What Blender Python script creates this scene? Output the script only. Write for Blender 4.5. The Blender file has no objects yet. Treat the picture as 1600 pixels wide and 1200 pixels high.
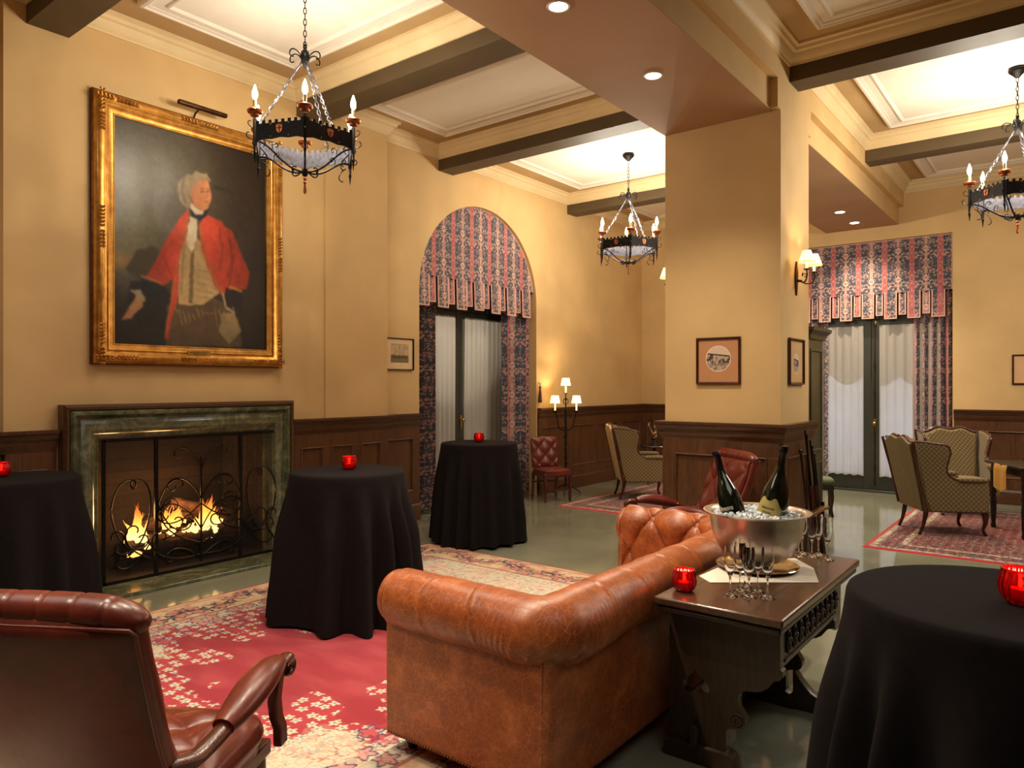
import bpy, math, random
import numpy as np
from mathutils import Vector, Matrix
PI = math.pi
def R_(d): return math.radians(d)
SC = bpy.context.scene
COL = SC.collection

# ------------------------------------------------------------------ camera
cam_d = bpy.data.cameras.new('camera'); cam = bpy.data.objects.new('camera', cam_d); COL.objects.link(cam)
cam.location = (0, 0, 1.68); cam.rotation_euler = (R_(90), 0, R_(38))
cam_d.sensor_width = 36; cam_d.lens = 36 * 1130 / 1600; cam_d.shift_y = -2 / 1600.0 * -1
cam_d.clip_start = .05; cam_d.clip_end = 100
SC.camera = cam
# ------------------------------------------------------------------ world, exposure
w = bpy.data.worlds.new('world'); SC.world = w; w.use_nodes = True
bg = w.node_tree.nodes['Background']; bg.inputs[0].default_value = (.62, .72, 1, 1); bg.inputs[1].default_value = 2.5
SC.view_settings.view_transform = 'Standard'; SC.view_settings.look = 'None'; SC.view_settings.gamma = 1
SC.view_settings.exposure = .46; SC.view_settings.use_curve_mapping = False
cy = SC.cycles
cy.max_bounces = 7; cy.diffuse_bounces = 4; cy.glossy_bounces = 4; cy.transmission_bounces = 7; cy.transparent_max_bounces = 32
cy.sample_clamp_indirect = 4; cy.sample_clamp_direct = 0; cy.caustics_reflective = False; cy.caustics_refractive = False
cy.use_light_tree = True
WARM = (1, .90, .73)
def light(kind, name, loc, power, color=WARM, rot=(0, 0, 0), size=.1, parent=None, **kw):
    d = bpy.data.lights.new(name, kind); d.energy = power; d.color = color
    if kind == 'AREA':
        d.shape = 'RECTANGLE'; d.size = size; d.size_y = kw.get('size_y', size)
    elif kind in ('POINT', 'SPOT'): d.shadow_soft_size = size
    if kind == 'SPOT': d.spot_size = kw.get('cone', R_(110)); d.spot_blend = kw.get('blend', .8)
    o = bpy.data.objects.new(name, d); COL.objects.link(o); o.location = loc; o.rotation_euler = rot
    if parent: o.parent = parent
    return o
# soft fill lights added above the unseen room behind and beside the camera
light('AREA', 'rear_fill_light', (-4.7, -.6, 4.3), 28, (1, .93, .82), size=1.6, size_y=2.2)
light('AREA', 'side_fill_light', (1.0, 1.6, 4.3), 26, (1, .93, .82), size=2.2, size_y=3)
light('AREA', 'side_fill_light', (1.9, 8.5, 4.3), 90, (1, .93, .82), size=1.2, size_y=3)

# ------------------------------------------------------------------ mesh helpers
def lin(c):
    return tuple(((x / 255 / 12.92) if x / 255 <= .04045 else ((x / 255 + .055) / 1.055) ** 2.4) for x in c)
def linnp(a):
    a = np.asarray(a, float) / 255
    return np.where(a <= .04045, a / 12.92, ((a + .055) / 1.055) ** 2.4)

class MB:
    def __init__(s): s.v = []; s.f = []
    def add(s, vs, fs, M=None):
        n = len(s.v)
        s.v += [tuple(M @ Vector(p)) for p in vs] if M is not None else [tuple(p) for p in vs]
        s.f += [tuple(i + n for i in f) for f in fs]
        return s
    def box(s, lo, hi, M=None):
        (a, b, c), (d, e, f) = lo, hi
        return s.add([(a, b, c), (d, b, c), (d, e, c), (a, e, c), (a, b, f), (d, b, f), (d, e, f), (a, e, f)],
              [(0, 3, 2, 1), (4, 5, 6, 7), (0, 1, 5, 4), (1, 2, 6, 5), (2, 3, 7, 6), (3, 0, 4, 7)], M)
    def taper(s, c0, s0, c1, s1, M=None):
        v = []
        for c, z in ((c0, s0), (c1, s1)):
            for a, b in ((-1, -1), (1, -1), (1, 1), (-1, 1)): v.append((c[0] + a * z[0], c[1] + b * z[1], c[2]))
        return s.add(v, [(0, 3, 2, 1), (4, 5, 6, 7), (0, 1, 5, 4), (1, 2, 6, 5), (2, 3, 7, 6), (3, 0, 4, 7)], M)
    def tube(s, pts, r, n=8, closed=False, caps=True, M=None, sq=1.0):
        P = [Vector(p) for p in pts]; m = len(P)
        rr = r if hasattr(r, '__len__') else [r] * m
        T = []
        for i in range(m):
            if closed: t = P[(i + 1) % m] - P[i - 1]
            else: t = P[min(i + 1, m - 1)] - P[max(i - 1, 0)]
            T.append(t.normalized() if t.length > 1e-9 else Vector((0, 0, 1)))
        a = Vector((0, 0, 1)) if abs(T[0].z) < .9 else Vector((1, 0, 0))
        nrm = (a - T[0] * a.dot(T[0])).normalized()
        v = []
        for i in range(m):
            nrm = (nrm - T[i] * nrm.dot(T[i]))
            nrm = nrm.normalized() if nrm.length > 1e-6 else T[i].orthogonal().normalized()
            b = T[i].cross(nrm)
            for k in range(n):
                an = 2 * PI * k / n
                v.append(P[i] + nrm * math.cos(an) * rr[i] + b * math.sin(an) * rr[i] * sq)
        f = []
        for i in range(m if closed else m - 1):
            j = (i + 1) % m
            for k in range(n):
                l = (k + 1) % n
                f.append((i * n + k, i * n + l, j * n + l, j * n + k))
        if caps and not closed:
            f.append(tuple(range(n))[::-1]); f.append(tuple((m - 1) * n + k for k in range(n)))
        return s.add(v, f, M)
    def lathe(s, prof, n=24, M=None, mod=None):
        v = []; f = []; m = len(prof)
        for i, (r, z) in enumerate(prof):
            for k in range(n):
                a = 2 * PI * k / n
                q = r * (mod(a, i / (m - 1)) if mod else 1)
                v.append((q * math.cos(a), q * math.sin(a), z))
        for i in range(m - 1):
            for k in range(n):
                l = (k + 1) % n
                f.append((i * n + k, i * n + l, (i + 1) * n + l, (i + 1) * n + k))
        if prof[0][0] > 1e-4: f.append(tuple(range(n))[::-1])
        if prof[-1][0] > 1e-4: f.append(tuple((m - 1) * n + k for k in range(n)))
        return s.add(v, f, M)
    def grid(s, fn, nu, nv, M=None, cu=False):
        v = [fn(i / (nu if cu else nu - 1), j / (nv - 1)) for j in range(nv) for i in range(nu)]
        f = []
        for j in range(nv - 1):
            for i in range(nu if cu else nu - 1):
                k = (i + 1) % nu
                f.append((j * nu + i, j * nu + k, (j + 1) * nu + k, (j + 1) * nu + i))
        return s.add(v, f, M)
    def sweep(s, pts, prof, N=(0, 0, 1), closed=False, M=None, caps=True):
        """profile (a: to the side, b: along N) swept along pts with mitred corners; side = N x T"""
        N = Vector(N).normalized(); P = [Vector(p) for p in pts]; m = len(P); k = len(prof); v = []; f = []
        for i in range(m):
            t0 = (P[i] - P[i - 1]).normalized() if (i > 0 or closed) else None
            t1 = (P[(i + 1) % m] - P[i]).normalized() if (i < m - 1 or closed) else None
            if t0 is None: t0 = t1
            if t1 is None: t1 = t0
            s0 = N.cross(t0); s1 = N.cross(t1)
            mm = (s0 + s1) / max(.15, (1 + s0.dot(s1)))
            for a, b in prof: v.append(P[i] + mm * a + N * b)
        for i in range(m if closed else m - 1):
            j = (i + 1) % m
            for q in range(k):
                r = (q + 1) % k
                f.append((i * k + q, j * k + q, j * k + r, i * k + r))
        if caps and not closed:
            f.append(tuple(range(k))); f.append(tuple((m - 1) * k + q for q in range(k))[::-1])
        return s.add(v, f, M)
    def shape(s, polys, th, M=None, bevel=0):
        """filled 2D outline with holes, extruded th along local z"""
        cu = bpy.data.curves.new('tmp', 'CURVE'); cu.dimensions = '2D'; cu.fill_mode = 'BOTH'
        cu.extrude = th / 2 - bevel; cu.bevel_depth = bevel; cu.bevel_resolution = 1
        if bevel: cu.offset = -bevel
        for p in polys:
            sp = cu.splines.new('POLY'); sp.points.add(len(p) - 1); sp.use_cyclic_u = True
            for q, (x, y) in zip(sp.points, p): q.co = (x, y, 0, 1)
        o = bpy.data.objects.new('tmp', cu); COL.objects.link(o)
        me = bpy.data.meshes.new_from_object(o.evaluated_get(bpy.context.evaluated_depsgraph_get()))
        s.add([tuple(q.co) for q in me.vertices], [tuple(q.vertices) for q in me.polygons], M)
        bpy.data.objects.remove(o); bpy.data.curves.remove(cu); bpy.data.meshes.remove(me)
        return s
    def build(s, name, mat, parent=None, smooth=40, bevel=0, seg=2, loc=None, rot=None, sub=0, weld=0):
        me = bpy.data.meshes.new(name); me.from_pydata(s.v, [], s.f)
        me.validate()
        o = bpy.data.objects.new(name, me); COL.objects.link(o)
        if mat is not None: me.materials.append(mat)
        if parent is not None: o.parent = parent
        if loc: o.location = loc
        if rot: o.rotation_euler = rot
        if weld:
            import bmesh
            b = bmesh.new(); b.from_mesh(me); bmesh.ops.remove_doubles(b, verts=b.verts, dist=weld)
            bmesh.ops.recalc_face_normals(b, faces=b.faces); b.to_mesh(me); b.free()
        if smooth:
            for p in me.polygons: p.use_smooth = True
            me.set_sharp_from_angle(angle=R_(smooth))
        if bevel:
            m = o.modifiers.new('b', 'BEVEL'); m.width = bevel; m.segments = seg; m.limit_method = 'ANGLE'; m.angle_limit = R_(35)
        if sub:
            m = o.modifiers.new('s', 'SUBSURF'); m.levels = sub; m.render_levels = sub
        return o

def npgrid(name, P, mat, parent=None, col=None, cu=False, smooth=True, loc=None):
    """P (nv, nu, 3) numpy grid of points, col (nv, nu, 3) linear colours"""
    nv, nu, _ = P.shape
    idx = np.arange(nv * nu).reshape(nv, nu)
    if cu: idx = np.concatenate([idx, idx[:, :1]], 1)
    q = np.stack([idx[:-1, :-1], idx[:-1, 1:], idx[1:, 1:], idx[1:, :-1]], -1).reshape(-1, 4)
    me = bpy.data.meshes.new(name)
    me.vertices.add(nv * nu); me.vertices.foreach_set('co', P.reshape(-1).astype(np.float32))
    me.loops.add(q.size); me.loops.foreach_set('vertex_index', q.reshape(-1).astype(np.int32))
    me.polygons.add(len(q)); me.polygons.foreach_set('loop_start', (np.arange(len(q)) * 4).astype(np.int32))
    me.update(calc_edges=True); me.validate()
    if smooth: me.polygons.foreach_set('use_smooth', np.ones(len(me.polygons), bool))
    if col is not None:
        a = me.color_attributes.new('Col', 'FLOAT_COLOR', 'POINT')
        c = np.concatenate([col.reshape(-1, 3), np.ones((nv * nu, 1))], 1)
        a.data.foreach_set('color', c.reshape(-1).astype(np.float32))
    me.materials.append(mat)
    o = bpy.data.objects.new(name, me); COL.objects.link(o)
    if parent is not None: o.parent = parent
    if loc: o.location = loc
    return o

def thing(name, label, cat, loc=(0, 0, 0), rz=0, group=None):
    o = bpy.data.objects.new(name, None); COL.objects.link(o); o.empty_display_size = .1
    o.location = loc; o.rotation_euler = (0, 0, rz)
    return tag(o, label, cat, group)
def tag(o, label, cat, group=None):
    o['label'] = label; o['category'] = cat
    if group: o['group'] = group
    return o
def struct(o): o['kind'] = 'structure'; return o
def dup(root, loc=None, rz=None, label=None, group=None):
    r = root.copy(); COL.objects.link(r)
    if loc is not None: r.location = loc
    if rz is not None: r.rotation_euler = (0, 0, rz)
    if label: r['label'] = label
    if group: r['group'] = group
    for ch in list(root.children):
        c = ch.copy(); COL.objects.link(c); c.parent = r
        for g in list(ch.children):
            d = g.copy(); COL.objects.link(d); d.parent = c
    return r
def T(x=0, y=0, z=0): return Matrix.Translation((x, y, z))
def RX(d): return Matrix.Rotation(R_(d), 4, 'X')
def RY(d): return Matrix.Rotation(R_(d), 4, 'Y')
def RZ(d): return Matrix.Rotation(R_(d), 4, 'Z')
XZ = RX(90)                      # local (x, y, z) -> (x, -z, y): outline drawn in the XZ plane
YZ = RZ(90) @ RX(90)             # outline (a, b) -> (0, a, b)
def clo(p, ang, segs, step=.01):
    """planar curve from start point, heading and (length, curvature0, curvature1) pieces"""
    x, y = p; out = [(x, y)]
    for L, k0, k1 in segs:
        n = max(2, int(L / step))
        for i in range(n):
            ang += (k0 + (k1 - k0) * (i + .5) / n) * L / n
            x += math.cos(ang) * L / n; y += math.sin(ang) * L / n
            out.append((x, y))
    return out
def ease(t): t = min(1, max(0, t)); return t * t * (3 - 2 * t)

# ------------------------------------------------------------------ numpy noise
_rs = np.random.RandomState(7); _tab = _rs.rand(256, 256)
def vn(x, y, sd=0):
    x = np.asarray(x, float) + sd * 17.13; y = np.asarray(y, float) + sd * 9.71
    xi = np.floor(x).astype(int); yi = np.floor(y).astype(int); fx = x - xi; fy = y - yi
    fx = fx * fx * (3 - 2 * fx); fy = fy * fy * (3 - 2 * fy)
    g = lambda a, b: _tab[a % 256, b % 256]
    return (g(xi, yi) * (1 - fx) + g(xi + 1, yi) * fx) * (1 - fy) + (g(xi, yi + 1) * (1 - fx) + g(xi + 1, yi + 1) * fx) * fy
def fbm(x, y, sd=0, o=4):
    s = 0; a = .5
    for i in range(o): s = s + a * vn(x * 2 ** i, y * 2 ** i, sd + i); a *= .5
    return s / (1 - .5 ** o)
def mixc(c, col, m):
    m = np.clip(m, 0, 1)[..., None]
    return c * (1 - m) + np.asarray(col, float) * m
def sst(a, b, x):
    t = np.clip((x - a) / (b - a), 0, 1); return t * t * (3 - 2 * t)

# ------------------------------------------------------------------ materials
class NT:
    def __init__(s, name):
        s.m = bpy.data.materials.new(name); s.m.use_nodes = True; s.t = s.m.node_tree
        s.b = s.t.nodes['Principled BSDF']; s.o = s.t.nodes['Material Output']
        s.tc = s.t.nodes.new('ShaderNodeTexCoord')
    def n(s, ty, **kw):
        x = s.t.nodes.new(ty)
        for k, v in kw.items():
            if k in x.inputs.keys() if hasattr(x.inputs, 'keys') else False: x.inputs[k].default_value = v
            else: setattr(x, k, v)
        return x
    def l(s, a, b): s.t.links.new(a, b)
    def coord(s, scale=(1, 1, 1), rot=(0, 0, 0), src='Object'):
        mp = s.t.nodes.new('ShaderNodeMapping'); mp.inputs['Scale'].default_value = scale; mp.inputs['Rotation'].default_value = rot
        s.l(s.tc.outputs[src], mp.inputs['Vector']); return mp.outputs[0]
    def noise(s, sc, detail=3, vec=None, dist=0, rough=.5):
        x = s.t.nodes.new('ShaderNodeTexNoise'); x.inputs['Scale'].default_value = sc; x.inputs['Detail'].default_value = detail
        x.inputs['Distortion'].default_value = dist; x.inputs['Roughness'].default_value = rough
        s.l(vec if vec is not None else s.tc.outputs['Object'], x.inputs['Vector']); return x.outputs['Fac']
    def vor(s, sc, vec=None, feat='F1', out='Distance'):
        x = s.t.nodes.new('ShaderNodeTexVoronoi'); x.feature = feat; x.inputs['Scale'].default_value = sc
        s.l(vec if vec is not None else s.tc.outputs['Object'], x.inputs['Vector']); return x.outputs[out]
    def ramp(s, fac, stops):
        x = s.t.nodes.new('ShaderNodeValToRGB'); e = x.color_ramp.elements
        while len(e) < len(stops): e.new(.5)
        for q, (p, c) in zip(e, stops): q.position = p; q.color = (*lin(c), 1) if len(c) == 3 else c
        s.l(fac, x.inputs[0]); return x.outputs[0]
    def mix(s, fac, a, b, mode='MIX'):
        x = s.t.nodes.new('ShaderNodeMix'); x.data_type = 'RGBA'; x.blend_type = mode
        for v, k in ((fac, 0), (a, 6), (b, 7)):
            if hasattr(v, 'links'): s.l(v, x.inputs[k])
            elif isinstance(v, tuple): x.inputs[k].default_value = (*lin(v), 1)
            else: x.inputs[k].default_value = v
        return x.outputs[2]
    def bump(s, h, strength=.3, dist=.01):
        x = s.t.nodes.new('ShaderNodeBump'); x.inputs['Strength'].default_value = strength; x.inputs['Distance'].default_value = dist
        s.l(h, x.inputs['Height']); s.l(x.outputs[0], s.b.inputs['Normal']); return x.outputs[0]
    def math(s, op, a, b=0):
        x = s.t.nodes.new('ShaderNodeMath'); x.operation = op
        for v, k in ((a, 0), (b, 1)):
            if hasattr(v, 'links'): s.l(v, x.inputs[k])
            else: x.inputs[k].default_value = v
        return x.outputs[0]
    def set(s, **kw):
        names = dict(rough='Roughness', metal='Metallic', spec='Specular IOR Level', trans='Transmission Weight', ior='IOR', coat='Coat Weight',
                     coatr='Coat Roughness', sheen='Sheen Weight', es='Emission Strength', alpha='Alpha', sub='Subsurface Weight')
        for k, v in kw.items():
            if k == 'col': s.b.inputs['Base Color'].default_value = (*lin(v), 1)
            elif k == 'em': s.b.inputs['Emission Color'].default_value = (*lin(v), 1)
            else: s.b.inputs[names[k]].default_value = v
        return s
    def base(s, sock): s.l(sock, s.b.inputs['Base Color']); return s

def plain(name, col, rough=.5, var=.08, sc=6, bump=0, bsc=200, **kw):
    n = NT(name); n.set(rough=rough, **kw)
    d = tuple(max(0, c * (1 - var)) for c in col); u = tuple(min(255, c * (1 + var)) for c in col)
    n.base(n.ramp(n.noise(sc, 3), [(.3, d), (.7, u)]))
    if bump: n.bump(n.noise(bsc, 2), bump, .002)
    return n.m
def wood(name, c0, c1, rough=.35, sc=(14, 14, 1.2), coat=.2):
    n = NT(name); v = n.coord(sc)
    f = n.noise(1.0, 6, v, dist=2.2, rough=.62)
    f2 = n.noise(9, 3, v)
    n.base(n.mix(.35, n.ramp(f, [(.3, c0), (.72, c1)]), n.ramp(f2, [(.35, c0), (.65, c1)])))
    n.set(rough=rough, coat=coat, coatr=.25); n.bump(f2, .12, .002); return n.m
def leather(name, c0, c1, c2, rough=.38, crack=.35):
    n = NT(name); v = n.coord((1, 1, 1))
    big = n.noise(7, 6, v, dist=.3, rough=.65); ve = n.vor(34, n.coord((1, 1, 1.4)), 'DISTANCE_TO_EDGE')
    fine = n.noise(40, 5, v, dist=3)
    c = n.ramp(big, [(.28, c0), (.52, c1), (.75, c2)])
    veins = n.ramp(n.noise(11, 8, v, dist=6, rough=.7), [(.485, (0, 0, 0)), (.5, (255, 255, 255)), (.515, (0, 0, 0))])
    c = n.mix(n.math('MULTIPLY', veins, crack), c, tuple(min(255, int(x * 1.25 + 18)) for x in c2))
    dv = n.mix(.06, n.coord((1, 1, 1)), n.noise(18, 2), 'ADD')
    ed = n.ramp(n.vor(26, dv, 'DISTANCE_TO_EDGE'), [(.0, (255, 255, 255)), (.045, (0, 0, 0))])
    c = n.mix(n.math('MULTIPLY', n.math('MULTIPLY', ed, n.noise(9, 3)), crack * 1.6), c, tuple(min(255, int(x * 1.2 + 14)) for x in c2))
    n.base(c)
    n.l(n.ramp(fine, [(.3, (int(255 * (rough * .86) ** .45),) * 3), (.7, (int(255 * min(1, rough * 1.2) ** .45),) * 3)]), n.b.inputs['Roughness'])
    n.set(rough=rough, spec=.5); n.bump(n.mix(.5, ve, fine), .10, .003); return n.m
def glassy(name, tint, refl=.12, rough=.02):
    """thin glass: mostly see-through, a little mirror"""
    n = NT(name); tr = n.t.nodes.new('ShaderNodeBsdfTransparent'); tr.inputs[0].default_value = (*tint, 1)
    gl = n.t.nodes.new('ShaderNodeBsdfGlossy'); gl.inputs['Roughness'].default_value = rough
    lw = n.t.nodes.new('ShaderNodeLayerWeight'); lw.inputs[0].default_value = .3
    f = n.math('MULTIPLY', lw.outputs['Fresnel'], .85); f = n.math('ADD', f, refl * .3)
    mx = n.t.nodes.new('ShaderNodeMixShader'); n.l(f, mx.inputs[0]); n.l(tr.outputs[0], mx.inputs[1]); n.l(gl.outputs[0], mx.inputs[2])
    n.l(mx.outputs[0], n.o.inputs[0]); return n.m
def emit(name, col, s):
    n = NT(name); n.set(col=(0, 0, 0), em=col, es=s); return n.m
def vcol(name, rough=.8, bump=0, bsc=300, **kw):
    n = NT(name); a = n.t.nodes.new('ShaderNodeVertexColor'); a.layer_name = 'Col'
    n.base(a.outputs[0]); n.set(rough=rough, **kw)
    if bump: n.bump(n.noise(bsc, 3), bump, .004)
    return n.m

m_wall = plain('wall_paint', (214, 180, 126), .75, .035, 1.6, .05, 60)
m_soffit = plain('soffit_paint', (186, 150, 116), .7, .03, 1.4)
m_crown = plain('crown_paint', (226, 202, 156), .6, .02, 2)
m_border = plain('ceiling_border_paint', (182, 150, 104), .75, .03, 1.5)
m_panel = plain('ceiling_panel_paint', (226, 214, 198), .8, .02, .8)
m_beam = plain('beam_paint', (84, 68, 44), .6, .05, 2)
m_oak = wood('oak_wainscot', (56, 34, 20), (112, 72, 42), .36)
m_oakh = wood('oak_rail', (54, 32, 19), (100, 64, 38), .35, (1.2, 14, 14))
m_darkwood = wood('dark_oak', (30, 20, 13), (66, 44, 27), .38, (18, 18, 1.6))
m_tabletop = wood('walnut_top', (52, 33, 22), (98, 64, 42), .22, (20, 1.6, 20), .5)
m_redwood = wood('mahogany', (44, 15, 9), (88, 34, 18), .25, (14, 14, 2), .4)
m_blackwood = wood('ebonised_wood', (16, 11, 9), (34, 24, 19), .3, (14, 14, 2), .3)
m_green = plain('green_door_paint', (46, 48, 40), .45, .06, 3)
m_iron = plain('black_iron', (26, 24, 24), .42, .2, 30, .15, 120, metal=.7)
m_bronze = plain('aged_bronze', (78, 56, 38), .38, .2, 30, metal=.9)
m_copper = plain('copper', (176, 104, 66), .32, .15, 30, metal=.9)
m_steelgrey = plain('pewter_rod', (112, 112, 122), .35, .2, 40, metal=.85)
m_lining = plain('dull_pewter', (84, 82, 92), .5, .2, 40, metal=.4)
m_ivory = plain('ivory_candle_sleeve', (236, 216, 170), .5, .04)
m_bulb = emit('bulb_glow', (255, 226, 170), 22)
m_down = emit('downlight_glow', (255, 238, 205), 14)
m_gold = None
n = NT('gilt'); n.base(n.ramp(n.noise(14, 5), [(.25, (164, 108, 44)), (.55, (206, 148, 68)), (.85, (232, 184, 104))])); n.set(rough=.34, metal=.75)
n.bump(n.noise(60, 3), .25, .003); m_gold = n.m
m_goldd = plain('dark_gilt', (92, 58, 24), .45, .3, 30, metal=.6)
m_black = plain('black_linen', (24, 19, 20), 1.0, .1, 30, .12, 900, spec=.15)
m_linen = plain('white_linen', (238, 226, 208), .8, .02, 8)
m_leath = leather('tan_leather', (118, 56, 25), (146, 74, 35), (186, 106, 56), .36)
m_leathd = leather('tan_leather_side', (116, 54, 25), (146, 72, 36), (170, 92, 50), .42, .2)
m_leatr = leather('oxblood_leather', (78, 26, 17), (98, 36, 23), (118, 46, 30), .33, .10)
m_leatbk = leather('dark_leather', (34, 17, 12), (52, 25, 17), (66, 32, 22), .38, .05)
m_steel = plain('brushed_steel', (205, 192, 180), .33, .05, 8, metal=1)
m_silver = plain('silver_tray', (214, 202, 180), .12, .04, 8, metal=1)
m_brass = plain('brass', (190, 150, 84), .3, .1, 30, metal=1)
m_paper = plain('mat_board', (206, 160, 112), .8, .03)
m_cream = plain('cream_cloth', (226, 204, 160), .85, .04, 20)
m_olive = plain('olive_cloth', (110, 96, 66), .85, .05, 20)
m_gfab = plain('green_velvet', (84, 96, 66), .8, .08, 30)
n = NT('clear_glass'); n.set(col=(255, 255, 255), rough=.0, trans=1, ior=1.47, spec=.5); m_glass = n.m
m_pane = glassy('window_glass', (.93, .95, .95), .1)
n = NT('mesh_screen')   # woven wire: mostly see-through
tr = n.t.nodes.new('ShaderNodeBsdfTransparent'); mx = n.t.nodes.new('ShaderNodeMixShader'); mx.inputs[0].default_value = .26
n.set(col=(34, 26, 20), rough=.6); n.l(tr.outputs[0], mx.inputs[1]); n.l(n.b.outputs[0], mx.inputs[2]); n.l(mx.outputs[0], n.o.inputs[0]); m_wire = n.m
n = NT('red_glass'); n.set(col=(200, 12, 18), rough=.08, trans=.75, ior=1.4, spec=.6); m_redg = n.m
n = NT('green_bottle_glass'); n.set(col=(10, 20, 10), rough=.06, spec=.7, coat=.5); m_bottle = n.m
n = NT('crushed_ice'); n.base(n.ramp(n.vor(90), [(.0, (250, 252, 255)), (.6, (216, 224, 230))])); n.set(rough=.35, sub=.0); n.bump(n.vor(90), .9, .01); m_ice = n.m
n = NT('green_marble'); f = n.noise(3.2, 8, dist=3, rough=.68)
c = n.ramp(f, [(.25, (44, 48, 34)), (.5, (86, 90, 66)), (.62, (120, 120, 92)), (.8, (64, 70, 50))])
v = n.ramp(n.noise(2.2, 6, dist=7), [(.49, (0, 0, 0)), (.5, (255, 255, 255)), (.51, (0, 0, 0))])
n.base(n.mix(n.math('MULTIPLY', v, .35), c, (150, 150, 120))); n.set(rough=.22, coat=.3); m_marble = n.m
n = NT('terrazzo_floor'); f = n.noise(1.2, 3); sp = n.noise(170, 2); 
c = n.ramp(f, [(.3, (116, 118, 100)), (.7, (130, 131, 112))])
c = n.mix(n.ramp(sp, [(.42, (0, 0, 0)), (.62, (120, 120, 120))]), c, (168, 164, 144))
n.base(c); n.l(n.ramp(n.noise(7, 4), [(.3, (72,) * 3), (.7, (96,) * 3)]), n.b.inputs['Roughness']); n.set(coat=.0, spec=.55)
n.bump(n.noise(4, 2), .02, .01); m_floor = n.m
n = NT('firebrick'); br = n.t.nodes.new('ShaderNodeTexBrick'); br.inputs['Scale'].default_value = 4.5
br.inputs['Color1'].default_value = (*lin((70, 52, 38)), 1); br.inputs['Color2'].default_value = (*lin((54, 40, 30)), 1); br.inputs['Mortar'].default_value = (*lin((40, 32, 26)), 1)
n.l(n.coord((1, 1, 1), (R_(90), 0, R_(90))), br.inputs['Vector']); n.base(br.outputs[0]); n.set(rough=.9); m_brick = n.m
n = NT('log_bark'); n.base(n.ramp(n.noise(12, 5, n.coord((3, .4, 3))), [(.3, (40, 24, 16)), (.7, (120, 78, 48))])); n.set(rough=.9); n.bump(n.noise(20, 4, n.coord((3, .4, 3))), .8, .02); m_log = n.m
n = NT('wing_lattice'); cs = n.coord((1, 1, 1))
sep = n.t.nodes.new('ShaderNodeSeparateXYZ'); n.l(cs, sep.inputs[0])
hx = n.math('ADD', sep.outputs[0], sep.outputs[1])
a = n.math('SINE', n.math('MULTIPLY', n.math('ADD', hx, sep.outputs[2]), 120)); b = n.math('SINE', n.math('MULTIPLY', n.math('SUBTRACT', hx, sep.outputs[2]), 120))
mm = n.math('MAXIMUM', a, b)
n.base(n.ramp(mm, [(.55, (130, 110, 68)), (.85, (84, 66, 38))])); n.set(rough=.85, sheen=.2); m_lat = n.m
m_shadef = None
n = NT('lamp_shade'); n.base(n.ramp(n.noise(40, 2), [(.3, (250, 226, 170)), (.7, (255, 238, 190))])); n.set(rough=.8, em=(255, 214, 130), es=2.6); m_shadef = n.m
n = NT('sheer_voile')
n.set(col=(238, 232, 224), rough=.9); tl = n.t.nodes.new('ShaderNodeBsdfTranslucent'); tl.inputs[0].default_value = (.8, .79, .78, 1)
tr = n.t.nodes.new('ShaderNodeBsdfTransparent'); m1 = n.t.nodes.new('ShaderNodeMixShader'); m1.inputs[0].default_value = .5
m2 = n.t.nodes.new('ShaderNodeMixShader'); m2.inputs[0].default_value = .26
n.l(n.b.outputs[0], m1.inputs[1]); n.l(tl.outputs[0], m1.inputs[2]); n.l(m1.outputs[0], m2.inputs[1]); n.l(tr.outputs[0], m2.inputs[2]); n.l(m2.outputs[0], n.o.inputs[0]); m_sheer = n.m
m_damask = vcol('damask_fabric', .8, .1, 500, sheen=.2)
m_rug = vcol('wool_rug_pile', .95, .35, 260, sheen=.2)
m_paint = vcol('oil_paint', .32, .25, 120)
# ================================================================== THE ROOM
XW, XB, YN, YS, XE = -6.52, -6.36, 12.35, -3.2, 3.2
HL, HR, HR2 = -3.2, -2.15, -2.08
ZC, ZCR, ZBM, ZH = 4.76, 4.60, 4.46, 4.14
ZD = 1.33
struct(MB().box((-7.6, YS - .3, -.12), (XE + .3, 16.5, 0)).build('floor', m_floor, smooth=0))
struct(MB().box((-7.1, YS - .3, ZC), (XE + .3, YN + .4, ZC + .15)).build('ceiling', m_border, smooth=0))
# west wall: recessed ends, chimney breast with the fire opening, arched window bay
struct(MB().box((XW - .55, YS, 0), (XW, 1.93, ZC)).build('wall_west_south', m_wall, smooth=0))
FY0, FY1, FZ = 2.60, 4.24, 1.29
mb = MB().shape([[(1.93, 0), (FY0, 0), (FY0, FZ), (FY1, FZ), (FY1, 0), (5.76, 0), (5.76, ZC), (1.93, ZC)]], .5, T(XB - .25) @ YZ)
mb.box((XB, 4.88, 1.25), (XB + .012, 5.76, ZC))
struct(mb.build('wall_west_chimney', m_wall, smooth=0))
AY, AR, AS = 7.70, 1.25, 2.90
arch = [(AY + AR, 0)] + [(AY + AR * math.cos(PI * i / 40), AS + AR * math.sin(PI * i / 40)) for i in range(41)] + [(AY - AR, 0)]
struct(MB().shape([[(5.76, 0), (5.76, ZC), (YN + .3, ZC), (YN + .3, 0)] + arch], .6, T(XW - .3) @ YZ).build('wall_west_north', m_wall, smooth=30))
WX0, WX1, WZ = -3.64, -1.44, 3.93
struct(MB().shape([[(XW, 0), (WX0, 0), (WX0, WZ), (WX1, WZ), (WX1, 0), (XE, 0), (XE, ZC), (XW, ZC)]], .4, T(0, YN + .2, 0) @ XZ).build('wall_north', m_wall, smooth=0))
struct(MB().box((XE, YS, 0), (XE + .3, YN + .4, ZC)).build('wall_east', m_oak, smooth=0))  # unseen east and south walls kept dark to cut bounced light
struct(MB().box((-7.1, YS - .3, 0), (XE + .3, YS, ZC)).build('wall_south', m_oak, smooth=0))
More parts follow.
